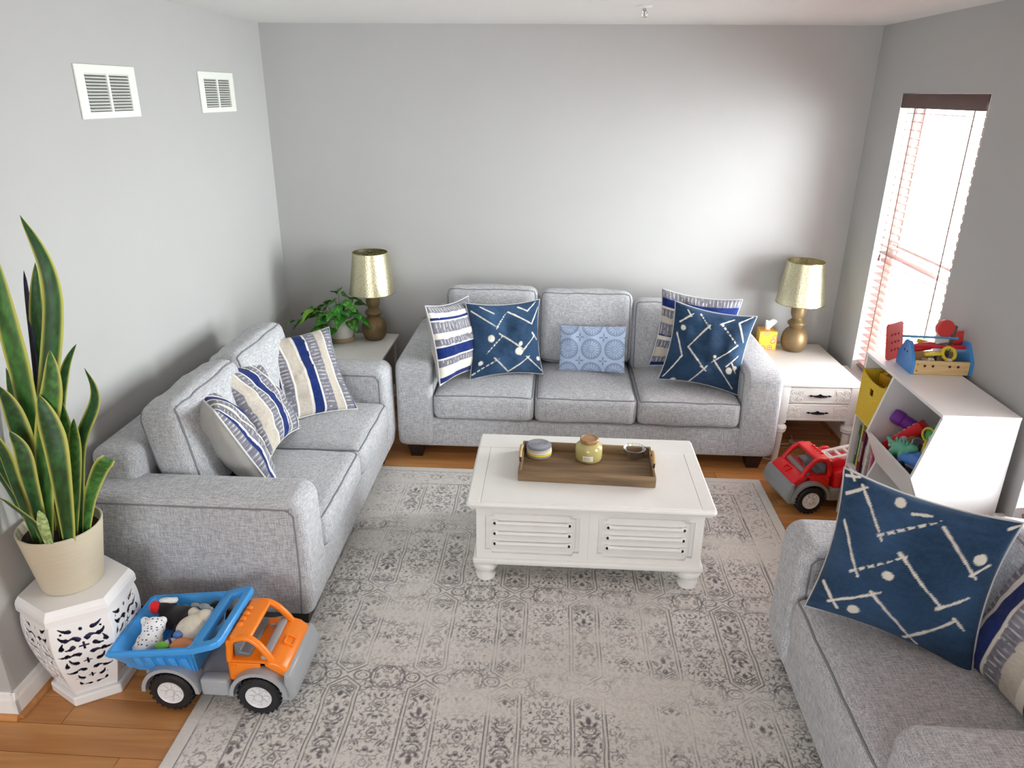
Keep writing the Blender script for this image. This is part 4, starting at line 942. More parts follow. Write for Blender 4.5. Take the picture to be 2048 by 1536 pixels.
BL = [([(0.117, -2.76, 0.60), (0.177, -2.76, 0.98), (0.304, -2.74, 1.468), (0.245, -2.72, 1.705)], .030, 0.2, 0.5, (DG, YG)),
      ([(0.111, -2.78, 0.60), (0.179, -2.8, 1.105), (0.204, -2.82, 1.409), (0.226, -2.84, 1.653)], .034, .3, .1, (MG, YG)),
      ([(0.092, -2.74, 0.60), (0.169, -2.72, 1.176), (0.19, -2.7, 1.438), (0.2, -2.7, 1.534)], .008, .2, .9, (DK, DK)),
      ([(0.096, -2.7, 0.60), (0.162, -2.7, 1.061), (0.207, -2.7, 1.374), (0.243, -2.7, 1.558)], .026, -.2, .6, (DG, YG)),
      ([(0.15, -2.83, 0.60), (0.242, -2.85, 0.991), (0.321, -2.86, 1.203), (0.345, -2.86, 1.332)], .034, .25, .1, (MG, YG)),
      ([(0.124, -2.73, 0.60), (0.212, -2.72, 1.107), (0.264, -2.72, 1.298), (0.299, -2.72, 1.39)], .017, .7, .2, (DG, YG)),
      ([(0.118, -2.69, 0.60), (0.183, -2.68, 0.997), (0.245, -2.68, 1.198), (0.304, -2.68, 1.29)], .016, .1, .9, (DG, YG)),
      ([(0.225, -2.76, 0.60), (0.292, -2.76, 0.947), (0.381, -2.76, 1.13), (0.371, -2.76, 1.24)], .020, .6, -.4, (DG, YG)),
      ([(0.252, -2.78, 0.61), (0.31, -2.79, 0.78), (0.374, -2.8, 0.898), (0.414, -2.8, 0.943)], .026, .3, .2, (MG, YG), True),
      ([(0.10, -2.7, 0.608), (0.06, -2.7, 0.907), (0.044, -2.68, 1.102), (0.044, -2.68, 1.201)], .022, .2, -.3, (DG, YG)),
      ([(0.178, -2.86, 0.61), (0.165, -2.88, 0.74), (0.150, -2.94, 0.849), (0.142, -2.98, 0.902)], .022, -.2, -.4, (DG, YG)),
      ([(0.235, -2.84, 0.61), (0.3, -2.88, 0.938), (0.303, -2.88, 1.094), (0.290, -2.88, 1.193)], .038, .1, .3, (DG, YG)),
      ([(0.14, -2.82, 0.61), (0.172, -2.84, 0.929), (0.174, -2.85, 1.11), (0.161, -2.87, 1.218)], .040, -.2, .1, (DG, YG)),
      ([(0.18, -2.7, 0.60), (0.2, -2.7, 0.856), (0.212, -2.7, 0.989), (0.224, -2.7, 1.099)], .026, .4, .1, (MG, YG)),
      ([(0.118, -2.83, 0.60), (0.125, -2.86, 0.883), (0.12, -2.88, 1.036), (0.088, -2.90, 1.12)], .034, -.2, -.4, (DG, YG)),
      ([(0.20, -2.87, 0.60), (0.205, -2.89, 0.70), (0.21, -2.895, 0.76), (0.212, -2.90, 0.80)], .018, .2, .2, (lin(150, 172, 112), lin(178, 190, 130))),
      ([(0.14, -2.80, 0.61), (0.10, -2.82, 0.80), (0.06, -2.85, 1.0), (0.03, -2.86, 1.06)], .034, -.1, -.3, (DG, YG)),
      ([(0.19, -2.80, 0.60), (0.235, -2.81, 0.90), (0.25, -2.81, 1.05), (0.262, -2.81, 1.15)], .028, .3, .0, (MG, YG)),
      ([(0.17, -2.85, 0.60), (0.19, -2.88, 0.85), (0.20, -2.89, 1.0), (0.185, -2.90, 1.08)], .030, -.1, .3, (DG, YG)),
      ([(0.22, -2.80, 0.60), (0.28, -2.80, 0.85), (0.31, -2.80, 1.0), (0.325, -2.80, 1.08)], .020, .5, .2, (MG, YG)),
      ([(0.10, -2.79, 0.60), (0.055, -2.80, 0.78), (0.035, -2.82, 0.90), (0.025, -2.85, 0.98)], .028, -.2, -.5, (DG, YG))]
for q, e_ in enumerate(BL):
    V, Fc, C_ = blade(*e_[:5], q*2.3, cut=len(e_) > 5, thin=(q in (2, 15)))
    pyobj('leaf', V, Fc, M_leaf, sk, col=C_, ang=None)
# ================================================================== TOY TRUCKS
def plastic(name, c, rough=.35): return mat(name, c, rough, coat=.15)
M_grey = plastic('grey_plastic', lin(164, 168, 172)); M_fgrey = plastic('fire_truck_grey', lin(138, 142, 144)); M_blue = plastic('blue_plastic', lin(66, 162, 238)); M_orange = plastic('orange_plastic', lin(250, 134, 24)); M_red = plastic('red_plastic', lin(222, 22, 34)); M_tyre = mat('black_rubber_tyre', lin(30, 30, 34), .55, coat=.1); M_hub = plastic('white_plastic_hub', lin(224, 224, 226)); M_dgrey = plastic('dark_grey_plastic', lin(104, 108, 112)); M_wpl = plastic('white_plastic', lin(232, 228, 226))
def wheel(parent, x, y, s, R=.080, wdt=.052):
    """tyre with lugs, hub with spokes; s=+1 faces +y"""
    Mt = T(x, y, R) @ RX(-HP*s)
    bm = lathe([(.046, -wdt/2), (R-.012, -wdt/2), (R-.004, -wdt/2+.008), (R-.004, wdt/2-.008), (R-.012, wdt/2), (.050, wdt/2), (.046, wdt/2-.012), (.046, -wdt/2)], 36, M=None)
    for k in range(22):
        a = 2*math.pi*k/22
        for h in (-1, 1): box(R-.007, R, -.0045, .0045, h*.002 if h > 0 else -wdt/2+.003, wdt/2-.003 if h > 0 else -.002, .0015, 1, bm=bm, M=RZ(a+(math.pi/22 if h > 0 else 0)) @ RX(.0))
    bmesh.ops.transform(bm, matrix=Mt, verts=bm.verts)
    w = obj('wheel', bm, M_tyre, parent)
    hb = lathe([(0, wdt/2-.006), (.040, wdt/2-.006), (.047, wdt/2-.001), (.047, wdt/2-.014), (0, wdt/2-.014)], 32)
    lathe([(0, wdt/2+.003), (.012, wdt/2+.003), (.015, wdt/2-.002), (.015, wdt/2-.007), (0, wdt/2-.007)], 18, bm=hb)
    for k in range(8): box(.018, .038, -.0065, .0065, wdt/2-.008, wdt/2-.0005, .003, 2, bm=hb, M=RZ(2*math.pi*k/8))
    bmesh.ops.transform(hb, matrix=Mt, verts=hb.verts)
    obj('hub', hb, M_hub, w)
def arch(x, y0, y1, R, ri, ro, bm, n=14):
    out = [(x+ro*math.cos(math.pi*k/n), R+ro*math.sin(math.pi*k/n)) for k in range(n+1)]+[(x+ri*math.cos(math.pi*k/n), R+ri*math.sin(math.pi*k/n)) for k in range(n, -1, -1)]
    return prism(out, y0, y1, 'y', bm=bm)
def truck_front(t, M_body, M_ch, hw=.118):
    """chassis, fenders, bumper, cab with open windows, wheels"""
    obj('chassis', box(-.235, .285, -.088, .088, .060, .120, .008, 2), M_ch, t)
    for x in (-.115, .200):
        for s in (-1, 1):
            bm = arch(x, s*.086, s*.152, .080, .090, .104, BM()); obj('fender', bm, M_ch, t)
            wheel(t, x, s*.128, s)
    obj('bumper', prism([(.262, .052), (.318, .060), (.332, .085), (.332, .120), (.312, .168), (.292, .176), (.288, .12), (.262, .11)], -.138, .138, 'y', bev=.008, seg=2), M_ch, t)
    for s in (-1, 1): obj('side_tank', box(-.012, .092, s*.090 if s > 0 else -.140, .140 if s > 0 else -.090, .062, .135, .012, 3), M_ch, t)
    cab = obj('cab_body', prism([(.088, .115), (.088, .196), (.094, .206), (.225, .206), (.242, .212), (.275, .200), (.300, .176), (.304, .150), (.296, .140), (.27, .185), (.2, .19), (.13, .15), (.11, .115)], -hw, hw, 'y', bev=.010, seg=3), M_body, t)
    hd = obj('hood', prism([(.215, .19), (.222, .205), (.240, .213), (.275, .203), (.302, .178), (.304, .150), (.29, .14)], -hw-.004, hw+.004, 'y', bev=.012, seg=3), M_body, t)
    Mh = T(.274, 0, .204) @ RY(math.radians(32)); obj('hood_badge', ring_prism(rrect(-.020, .020, -.024, .024, .006), rrect(-.013, .013, -.017, .017, .004), -.004, .003, 'z', M=Mh), M_body, hd)
    for s in (-1, 1):
        rail = smooth_path([(.094, s*(hw-.014), .195), (.096, s*(hw-.016), .235), (.104, s*(hw-.018), .272), (.128, s*(hw-.020), .288), (.166, s*(hw-.020), .290), (.200, s*(hw-.018), .268), (.228, s*(hw-.015), .232), (.244, s*(hw-.013), .202)], 5)
        obj('window_pillar', tube(rail, .0125, 10), M_body, t, ang=None)
        dr = obj('door', box(.098, .208, s*(hw-.002) if s > 0 else -hw-.004, hw+.004 if s > 0 else -(hw-.002), .142, .200, .004, 2), M_body, t)
        obj('door_handle', box(.104, .124, s*(hw+.002) if s > 0 else -hw-.009, hw+.009 if s > 0 else -(hw+.002), .186, .192, .002, 1), M_body, dr)
    rf = obj('roof', box(.102, .178, -hw+.012, hw-.012, .281, .301, .009, 3), M_body, t)
    bm = BM()
    for k in range(4): ball((.118, -.045+.030*k, .301), (.012, .010, .008), bm, u=14, v=8)
    obj('roof_lights', bm, M_body, rf)['kind'] = 'stuff'
    obj('rear_panel', box(.088, .104, -hw+.006, hw-.006, .195, .286, .006, 2), M_body, t)
    obj('seat', prism([(.108, .205), (.165, .205), (.165, .222), (.128, .226), (.120, .262), (.108, .262)], -hw+.022, hw-.022, 'y', bev=.006, seg=2), M_dgrey, t)
    obj('dashboard', box(.205, .232, -hw+.012, hw-.012, .204, .222, .005, 2), M_ch, t)
    obj('steering_wheel', tube([(.196+.008*math.cos(a), .045+.020*math.cos(a+HP), .232+.018*math.sin(a)) for a in [2*math.pi*i/16 for i in range(16)]], .003, 6, closed=True), M_dgrey, t)
dt = thing('toy_dump_truck', 'large toy dump truck with blue bed and orange cab beside the stool', 'toy truck', (.652, -2.768, .006))
truck_front(dt, M_orange, M_grey)
# blue tipping bed, a thick-walled tray flaring to the rear
def ringv(x0, x1, y, z, xs=0): return [(x0, -y, z), (x1, -y, z+xs), (x1, y, z+xs), (x0, y, z)]
lv = [ringv(-.245, -.030, .108, .132), ringv(-.308, -.012, .150, .222, .034), ringv(-.320, -.004, .163, .230, .036), ringv(-.320, -.004, .163, .243, .038), ringv(-.310, -.014, .152, .250, .038), ringv(-.298, -.026, .142, .242, .034), ringv(-.232, -.042, .098, .144)]
V = [v for L_ in lv for v in L_]; Fc = [(3, 2, 1, 0)]
for k in range(len(lv)-1):
    for i in range(4): Fc.append((4*k+i, 4*k+(i+1) % 4, 4*k+4+(i+1) % 4, 4*k+4+i))
n_ = 4*(len(lv)-1); Fc.append((n_, n_+1, n_+2, n_+3))
b = bmesh.new(); vs = [b.verts.new(v) for v in V]
for f_ in Fc: b.faces.new([vs[i] for i in f_])
bmesh.ops.recalc_face_normals(b, faces=b.faces)
bmesh.ops.bevel(b, geom=[e for e in b.edges if e.calc_face_angle(0) > .5], offset=.006, segments=3, affect='EDGES')
bed = obj('tipping_bed', b, M_blue, dt)
for s in (-1, 1):
    for k in range(6):
        xx = -.262+.042*k
        Mt = T(xx, s*.128, .190) @ RX(math.radians(-22*s)); obj('side_rib', box(-.013, .013, -.005, .005, -.040, .040, .004, 2, M=Mt), M_blue, bed)
        Mt = T(xx*.9-.012, s*.1165, .196) @ RX(math.radians(-22*s)); obj('inner_rib', box(-.010, .010, -.004, .004, -.036, .040, .003, 2, M=Mt), M_blue, bed)
Mg = T(-.014, 0, .272) @ RY(math.radians(72))
obj('cab_guard', ring_prism(rrect(-.005, .010, -.158, .158, .005), rrect(.001, .004, -.15, .15, .001), .0, .040, 'x', M=Mg) if False else ring_prism([(-.162, 0), (.162, 0), (.162, .080), (.154, .106), (.135, .114), (-.135, .114), (-.154, .106), (-.162, .080)], [(-.118, .034), (.118, .034), (.128, .042), (.130, .072), (.120, .084), (-.120, .084), (-.130, .072), (-.128, .042)], -.012, .012, 'x', M=Mg, bev=.004), M_blue, bed)
# soft toys lying in the bed
def bedpos(x, y, z): return (.652+x, -2.768+y, .026+z)
def knit(name, col, dots=None):
    if name in MATS: return MATS[name]
    m = mat(name, col, .95, sheen=.3, noise=.08, nscale=60, bump=.5, bscale=260)
    if dots is not None:
        nt = m.node_tree; b = nt.nodes['Principled BSDF']; tc = nt.nodes.new('ShaderNodeTexCoord'); mp = nt.nodes.new('ShaderNodeMapping'); mp.inputs['Scale'].default_value = (70, 70, 130)
        v = nt.nodes.new('ShaderNodeTexVoronoi'); v.inputs['Scale'].default_value = 1.0; v.inputs['Randomness'].default_value = .35
        nt.links.new(tc.outputs['Object'], mp.inputs[0]); nt.links.new(mp.outputs[0], v.inputs['Vector'])
        r = nt.nodes.new('ShaderNodeValToRGB'); r.color_ramp.elements[0].position = .24; r.color_ramp.elements[1].position = .30
        r.color_ramp.elements[0].color = c4(dots); r.color_ramp.elements[1].color = c4(col); nt.links.new(v.outputs['Distance'], r.inputs['Fac']); nt.links.new(r.outputs['Color'], b.inputs['Base Color'])
    return m
GS = 'soft toys in the dump truck'
t = thing('plush_toy', 'white dotted soft toy at the tail of the dump truck bed', 'soft toy', bedpos(-.215, -.060, .190), .25, group=GS)
blob('body', [((0, 0, .01), (.046, .040, .040)), ((.012, .030, .045), (.040, .034, .040)), ((-.020, .050, .062), (.016, .014, .018)), ((.042, .045, .060), (.016, .014, .016)), ((-.020, -.030, .012), (.030, .026, .022))], knit('white_dotted_plush', lin(236, 236, 236), lin(90, 92, 100)), t)
t = thing('plush_toy', 'black and white soft toy with a red patch in the dump truck bed', 'soft toy', bedpos(-.165, .065, .205), .1, group=GS)
blob('body', [((0, 0, 0), (.075, .050, .045)), ((.055, -.02, .0), (.05, .04, .04)), ((-.05, .02, .03), (.035, .035, .035))], knit('black_plush', lin(26, 24, 28)), t)
blob('red_patch', [((-.085, .005, .045), (.020, .024, .028))], knit('red_plush', lin(220, 24, 34)), t)
blob('white_patch', [((-.045, .022, .062), (.034, .014, .012)), ((-.02, .03, .058), (.014, .014, .012))], knit('white_plush', lin(232, 232, 228)), t)
t = thing('plush_toy', 'round cream soft toy against the guard of the dump truck bed', 'soft toy', bedpos(-.080, -.010, .215), -.2, group=GS)
blob('body', [((0, 0, 0), (.058, .056, .052)), ((.020, .050, .025), (.034, .030, .028)), ((-.030, .055, .030), (.022, .020, .020))], knit('cream_plush', lin(216, 208, 190)), t)
blob('grey_ear', [((.005, .075, .048), (.026, .012, .014))], knit('grey_plush', lin(132, 136, 140)), t); blob('grey_ear', [((-.040, .080, .040), (.020, .012, .012))], knit('grey_plush', lin(132, 136, 140)), t)
obj('ribbon', tube(smooth_path([(-.055, -.01, .02), (-.058, -.035, -.01), (-.035, -.06, -.03), (.0, -.068, -.04)], 5), .005, 6), mat('black_white_ribbon', lin(40, 38, 48), .9), t)
t = thing('plush_toy', 'black and white soft toy tucked beside the bed guard of the dump truck', 'soft toy', bedpos(-.045, .075, .205), .6, group=GS)
blob('body', [((0, 0, 0), (.042, .040, .038)), ((.02, .02, .03), (.026, .024, .02))], knit('black_plush', lin(26, 24, 28)), t); blob('white_patch', [((-.012, .0, .036), (.024, .02, .012))], knit('white_plush', lin(232, 232, 228)), t)
for nm, lab, cat, pos, r, c in (('toy_ball', 'peach orange toy ball at the near edge of the truck bed', 'ball', (-.085, -.082, .198), (.050, .036, .036), lin(226, 148, 98)), ('toy_ball', 'small lime green toy at the near edge of the truck bed', 'toy', (-.150, -.098, .214), (.022, .018, .018), lin(110, 186, 50)), ('toy_ball', 'small blue toy between the soft toys in the truck bed', 'toy', (-.108, -.056, .232), (.018, .016, .016), lin(84, 124, 190))):
    t = thing(nm, lab, cat, bedpos(*pos), group='small toys in the dump truck'); blob('body', [((0, 0, 0), r), ((r[0]*.7, 0, r[2]*.2), (r[0]*.6, r[1]*.6, r[2]*.6))], plastic('toy_'+lab.split()[1], c, .5), t, vox=.004)
t = thing('toy_rattle', 'pale striped cloth rattle in the truck bed', 'toy', bedpos(-.128, -.078, .214), .7, group='small toys in the dump truck'); blob('body', [((0, 0, 0), (.032, .016, .016)), ((.03, 0, .0), (.018, .018, .018))], knit('pale_lilac_cloth', lin(196, 192, 206)), t, vox=.004); obj('navy_band', lathe([(.0175, -.004), (.019, 0), (.0175, .004)], 20, M=RY(HP)), knit('navy_cloth', lin(44, 46, 90)), t)
# red fire truck
HX = -169.0
ft = thing('toy_fire_truck', 'red toy fire truck with a white ladder in front of the right end table', 'toy truck', (3.385, -1.214, .001), math.radians(HX))
truck_front(ft, M_red, M_fgrey)
obj('tank_body', prism([(-.250, .120), (-.250, .215), (-.240, .226), (.060, .226), (.072, .215), (.072, .120)], -.128, .128, 'y', bev=.010, seg=3), M_red, ft)
bm = BM(); tube([(.035, -.055, .225), (.035, .055, .225)], .038, 20, bm=bm); obj('ladder_turret', bm, M_red, ft)
for s in (-1, 1): obj('turret_side', lathe([(0, -.012), (.040, -.012), (.044, -.006), (.044, .006), (.040, .012), (0, .012)], 24, M=T(.032, s*.070, .240) @ RX(HP)), M_red, ft)
Ml = T(.040, 0, .262) @ RY(math.radians(10))
lad = obj('ladder', ring_prism([(-.300, -.052), (.020, -.052), (.042, -.030), (.042, .030), (.020, .052), (-.300, .052)], [(-.285, -.030), (.008, -.030), (.018, -.020), (.018, .020), (.008, .030), (-.285, .030)], -.010, .012, 'z', M=Ml, bev=.003), M_wpl, ft)
for k in range(6): obj('rung', box(-.245+.050*k-.008, -.245+.050*k+.008, -.034, .034, -.007, .007, .003, 2, M=Ml), M_wpl, lad)

# ================================================================== TOY SHELF
M_mel = mat('white_melamine', lin(238, 238, 238), .35)
XB, XF, YN, YF, ZT = 3.672, 3.374, -2.125, -1.357, .900
YD = -1.668
sh = thing('toy_shelf', 'white toy storage shelf with slanted bins below the window', 'shelf', (XB, (YN+YF)/2, 0))
def SP(nm, bm): # parts given in world metres
    bmesh.ops.translate(bm, verts=bm.verts, vec=(-XB, -(YN+YF)/2, 0)); return obj(nm, bm, M_mel, sh, smooth=False)
saw = [(XB, .0), (XB, ZT-.015), (XF, ZT-.015), (3.305, .615), (3.372, .470), (3.372, .455), (3.305, .250), (3.372, .095), (3.372, .0)]
SP('top_board', box(XF-.004, XB, YN-.003, YF+.003, ZT-.0148, ZT, .002, 1))
SP('near_side', prism(saw, YN, YN+.015, 'y', bev=.0012, seg=1))
SP('divider', prism(saw, YD-.0075, YD+.0075, 'y', bev=.0012, seg=1))
SP('far_side', box(XF, XB, YF-.015, YF, 0, ZT-.015, .0012, 1))
SP('back_panel', box(XB-.008, XB-.0005, YN+.0155, YF-.0155, .02, ZT-.0155))
for z0, z1 in ((.615, .470), (.250, .095)):
    SP('bin_lip', prism([(3.305, z0), (3.318, z0+.002), (3.385, z1+.002), (3.372, z1-.006)], YN+.0155, YD-.008, 'y'))
    SP('bin_floor', prism([(3.372, z1-.006), (3.385, z1+.004), (XB-.009, z1-.02), (XB-.009, z1-.032)], YN+.0155, YD-.008, 'y'))
for z in (.010, .285, .565): SP('cubby_shelf', box(XF+.002, XB-.009, YD+.008, YF-.0155, z, z+.015))
# fabric bins
M_yel = fabric('yellow_canvas', tuple(c*.85 for c in lin(226, 188, 40)), lin(240, 204, 58), 1.5)
def bin_box(label, z0, h, cx):
    t = thing('storage_bin', label, 'storage bin', (cx, (YD+YF)/2, z0), group='yellow fabric bins')
    hw_, dp = .130, .270
    bm = prism([(-hw_, 0), (hw_, 0), (hw_, h*.60), (-hw_, h*.60)], 0, .006, 'x')
    for s in (-1, 1): prism([(s*.020, h*.60), (s*hw_, h*.60), (s*hw_, h*.74), (s*.020, h*.74)], 0, .006, 'x', bm=bm)
    prism([(-hw_, h*.74), (hw_, h*.74), (hw_, h)]+[(hw_*math.cos(math.pi*k/12), h-.030*math.sin(math.pi*k/12)) for k in range(1, 12)]+[(-hw_, h)], 0, .006, 'x', bm=bm)
    bmesh.ops.remove_doubles(bm, verts=bm.verts, dist=1e-5)
    obj('front_panel', bm, M_yel, t, smooth=False)
    obj('back_panel', box(dp-.006, dp, -hw_, hw_, 0, h), M_yel, t, smooth=False)
    for s in (-1, 1): obj('side_panel', box(.0062, dp-.0062, s*hw_-(.006 if s > 0 else 0), s*hw_+(0 if s > 0 else .006), 0, h-.006), M_yel, t, smooth=False)
    obj('bottom_panel', box(.0062, dp-.0062, -hw_+.0062, hw_-.0062, 0, .006), M_yel, t, smooth=False)
    return t
bin_box('mustard yellow fabric bin in the upper cubby of the toy shelf', .581, .245, 3.362)
bin_box('yellow fabric bin low in the toy shelf behind the armchair arm', .026, .235, 3.378)
t = thing('toy_block', 'yellow toy brick poking out of the upper yellow bin', 'toy', (3.48, -1.46, .760), .3, group='toys in the yellow bin'); bmb = box(-.045, .045, -.05, .05, 0, .055, .004, 2); obj('body', bmb, plastic('toy_amber', lin(214, 160, 40)), t)
for a in (-1, 1):
    for c in (-1, 1): obj('stud', lathe([(0, .066), (.013, .066), (.014, .064), (.014, .054)], 16, M=T(a*.022, c*.025, 0)), plastic('toy_amber', lin(214, 160, 40)), t)
obj('filler_block', box(-.04, .04, -.045, .045, -.173, -.001, .004, 1), plastic('toy_amber', lin(214, 160, 40)), t)
t = thing('toy_ball', 'green toy ball poking out of the upper yellow bin', 'ball', (3.455, -1.585, .775), group='toys in the yellow bin'); obj('body', ball((0, 0, 0), (.062, .040, .050), u=28, v=18), plastic('toy_green', lin(84, 196, 104)), t); obj('seam', tube([(0.0625*math.cos(a), .0405*math.sin(a), 0) for a in [2*math.pi*i/30 for i in range(30)]], .0014, 5, closed=True), plastic('toy_dgreen', lin(60, 150, 76)), t)
# books in the middle cubby
yb = YF-.022; bc = random.Random(5)
BK_ = [('dark green', lin(40, 92, 70), .020), ('lime and yellow', lin(196, 190, 70), .018), ('orange', lin(222, 128, 42), .030), ('dark red', lin(110, 26, 34), .034), ('navy blue', lin(46, 58, 112), .026), ('white', lin(216, 210, 200), .026), ('grey', lin(150, 140, 134), .030), ('pink', lin(198, 96, 110), .022)]
for nm, c, w_ in BK_:
    hgt = bc.uniform(.19, .235); dep = bc.uniform(.20, .24)
    t = thing('book', nm+' children\'s book standing in the middle cubby of the toy shelf', 'book', (3.395+bc.uniform(-.008, .01), yb-w_/2, .301), group='books in the toy shelf')
    obj('cover', box(0, dep, -w_/2, w_/2, 0, hgt, .0015, 1), mat('book_'+nm.replace(' ', '_'), c, .45, noise=.25, nscale=24), t, smooth=False)
    obj('page_block', box(.004, dep+.001, -w_/2+.002, w_/2-.002, hgt-.002, hgt+.0006), mat('book_pages', lin(226, 220, 206), .8), t, smooth=False)
    obj('spine_print', box(-.0008, .0003, -w_/2*.5, w_/2*.5, hgt*.25, hgt*.75), mat('book_print_'+nm.replace(' ', '_'), tuple(min(1, x*.4+.35) for x in c[::-1]), .5, noise=.5, nscale=60), t, smooth=False)
    yb -= w_+.0015
# toys in the slanted bin
GT = 'toys in the slanted shelf bin'
def toy(nm, lab, cat, loc, rot): 
    t = thing(nm, lab, cat, loc, group=GT, rot=rot); return t
FZ = .500
t = toy('toy_tube', 'purple plastic toy tube at the back of the slanted bin', 'toy', (3.468, -1.752, .680), (0, 0, 0))
obj('body', lathe([(0, -.10), (.026, -.10), (.030, -.094), (.030, .05), (.034, .055), (.034, .085), (.028, .100), (0, .104)], 28), plastic('purple_plastic', lin(112, 34, 152)), t)
obj('grip_band', lathe([(.0305, -.03), (.033, -.026), (.033, -.006), (.0305, -.002)], 28), plastic('purple_plastic_dark', lin(92, 26, 128)), t)
t.rotation_euler = Vector((-.08, .075, .036)).to_track_quat('Z', 'Y').to_euler()
t = toy('toy_button_block', 'red toy block with white buttons in the slanted bin', 'toy', (3.432, -1.772, .645), (0, 0, 0))
obj('body', box(-.11, .10, -.030, .030, -.025, .025, .006, 2), M_red, t)
for k in range(5): obj('button', box(-.045+k*.026, -.035+k*.026, -.006, .006, .0245, .028, .001, 1), M_wpl, t)
t.rotation_euler = Vector((.08, -.088, .138)).to_track_quat('X', 'Z').to_euler()
obj('black_end', box(-.128, -.108, -.026, .026, -.022, .020, .006, 2), plastic('black_plastic', lin(34, 28, 36)), t)
t = toy('toy_football', 'olive brown toy football in the slanted bin', 'ball', (3.480, -1.800, .640), (0, 0, .6)); obj('body', ball((0, 0, 0), (.070, .042, .040), u=28, v=18), mat('olive_brown_vinyl', lin(120, 98, 62), .5), t); obj('lacing', box(-.02, .02, -.003, .003, .038, .042), M_wpl, t)
t = toy('toy_bat', 'flat brown and white toy bat lying across the slanted bin', 'toy', (3.455, -1.855, .650), (math.radians(20), math.radians(-22), math.radians(-42)))
obj('body', box(-.13, .10, -.016, .016, -.008, .008, .004, 2), M_wpl, t); obj('stripe', box(-.05, .10, -.010, .010, .0078, .0095), mat('brick_brown_plastic', lin(140, 76, 62), .5), t, smooth=False)
t = toy('toy_cup', 'green crumpled toy cup near the top of the slanted bin', 'toy', (3.482, -1.915, .715), (.3, .2, .4)); blob('body', [((0, 0, 0), (.046, .040, .040)), ((.03, .02, .012), (.034, .030, .030)), ((-.02, -.02, -.015), (.034, .03, .03))], plastic('toy_leaf_green', lin(72, 172, 80), .5), t); obj('yellow_rim', tube([(-.046+.0*math.cos(a), .030*math.cos(a), .002+.028*math.sin(a)) for a in [2*math.pi*i/20 for i in range(20)]], .005, 6, closed=True), plastic('toy_yellow', lin(222, 200, 70)), t)
t = toy('toy_microphone', 'pale grey toy microphone in the middle of the slanted bin', 'toy', (3.402, -1.822, .618), (math.radians(-48), math.radians(48), 0))
obj('head', ball((0, 0, 0), .032, u=24, v=16), mat('pale_grey_plastic', lin(176, 174, 190), .45), t); obj('handle', lathe([(.020, .022), (.022, .03), (.019, .10), (.022, .15), (0, .152)], 20), mat('pale_grey_plastic', lin(176, 174, 190), .45), t)
t = toy('toy_bowl', 'lavender grey plastic toy bowl in the slanted bin', 'toy', (3.425, -1.905, .632), (.5, .2, .3)); obj('body', lathe([(0, -.02), (.026, -.016), (.042, .008), (.048, .032), (.044, .032), (.038, .012), (.022, -.010), (0, -.014)], 28), mat('lavender_plastic', lin(168, 166, 186), .45), t); obj('rim', tube([(.046*math.cos(a), .046*math.sin(a), .032) for a in [2*math.pi*i/28 for i in range(28)]], .003, 6, closed=True), mat('lavender_plastic', lin(168, 166, 186), .45), t)
t = toy('toy_dinosaur', 'teal green knobbly toy dinosaur at the front of the slanted bin', 'toy', (3.372, -1.888, .632), (0, -.15, math.radians(-75)))
blob('body', [((0, 0, 0), (.062, .034, .032)), ((.058, 0, .022), (.026, .020, .018)), ((-.06, 0, .012), (.034, .014, .012)), ((-.09, 0, .026), (.016, .008, .008)), ((.03, .03, -.02), (.016, .014, .022)), ((.03, -.03, -.02), (.016, .014, .022)), ((-.03, .03, -.02), (.016, .014, .022)), ((-.03, -.03, -.02), (.016, .014, .022))], plastic('teal_vinyl', lin(96, 178, 150), .5), t, vox=.004)
for k in range(5): obj('back_plate', lathe([(0, .016), (.007, .004), (.008, -.004), (0, -.004)], 10, M=T(-.04+.022*k, 0, .034)), plastic('teal_vinyl', lin(96, 178, 150), .5), t)
t = toy('toy_digger', 'yellow toy digger against the near side of the slanted bin', 'toy', (3.425, -1.995, .672), (math.radians(12), math.radians(-28), math.radians(60)))
obj('body', box(-.05, .05, -.028, .028, -.02, .020, .006, 2), plastic('toy_yellow', lin(222, 200, 70)), t); obj('arm', box(.03, .11, -.010, .010, .0, .018, .004, 2), plastic('toy_yellow', lin(222, 200, 70)), t); obj('cabin', box(-.035, .01, -.022, .022, .020, .052, .006, 2), plastic('olive_plastic', lin(120, 112, 44)), t)
for a in (-.03, .03):
    for s in (-1, 1): obj('wheel', lathe([(0, -.007), (.015, -.007), (.015, .007), (0, .007)], 18, M=T(a, s*.032, -.022) @ RX(HP)), M_tyre, t)
t = toy('toy_car', 'blue and grey toy car at the lip of the slanted bin', 'toy', (3.380, -2.010, .622), (.1, -.1, math.radians(-70)))
obj('body', prism([(-.075, .0), (-.07, .026), (-.03, .032), (-.012, .052), (.035, .052), (.052, .030), (.075, .024), (.078, .0)], -.032, .032, 'y', bev=.006, seg=2), plastic('toy_royal_blue', lin(58, 122, 208)), t); obj('base', box(-.078, .080, -.034, .034, -.012, .002, .004, 1), M_dgrey, t)
for a in (-.045, .045):
    for s in (-1, 1): obj('wheel', lathe([(0, -.007), (.016, -.007), (.016, .007), (0, .007)], 18, M=T(a, s*.036, -.008) @ RX(HP)), M_tyre, t)
t = toy('toy_jar_lid', 'dark blue and white toy lid in the slanted bin corner', 'toy', (3.455, -1.985, .725), (.4, .3, 0)); obj('body', lathe([(0, .014), (.028, .014), (.032, .008), (.032, -.010), (0, -.010)], 26), plastic('toy_navy', lin(48, 66, 128)), t); obj('rim', lathe([(.0322, -.004), (.035, -.006), (.035, -.010), (.0322, -.012)], 26), M_wpl, t)
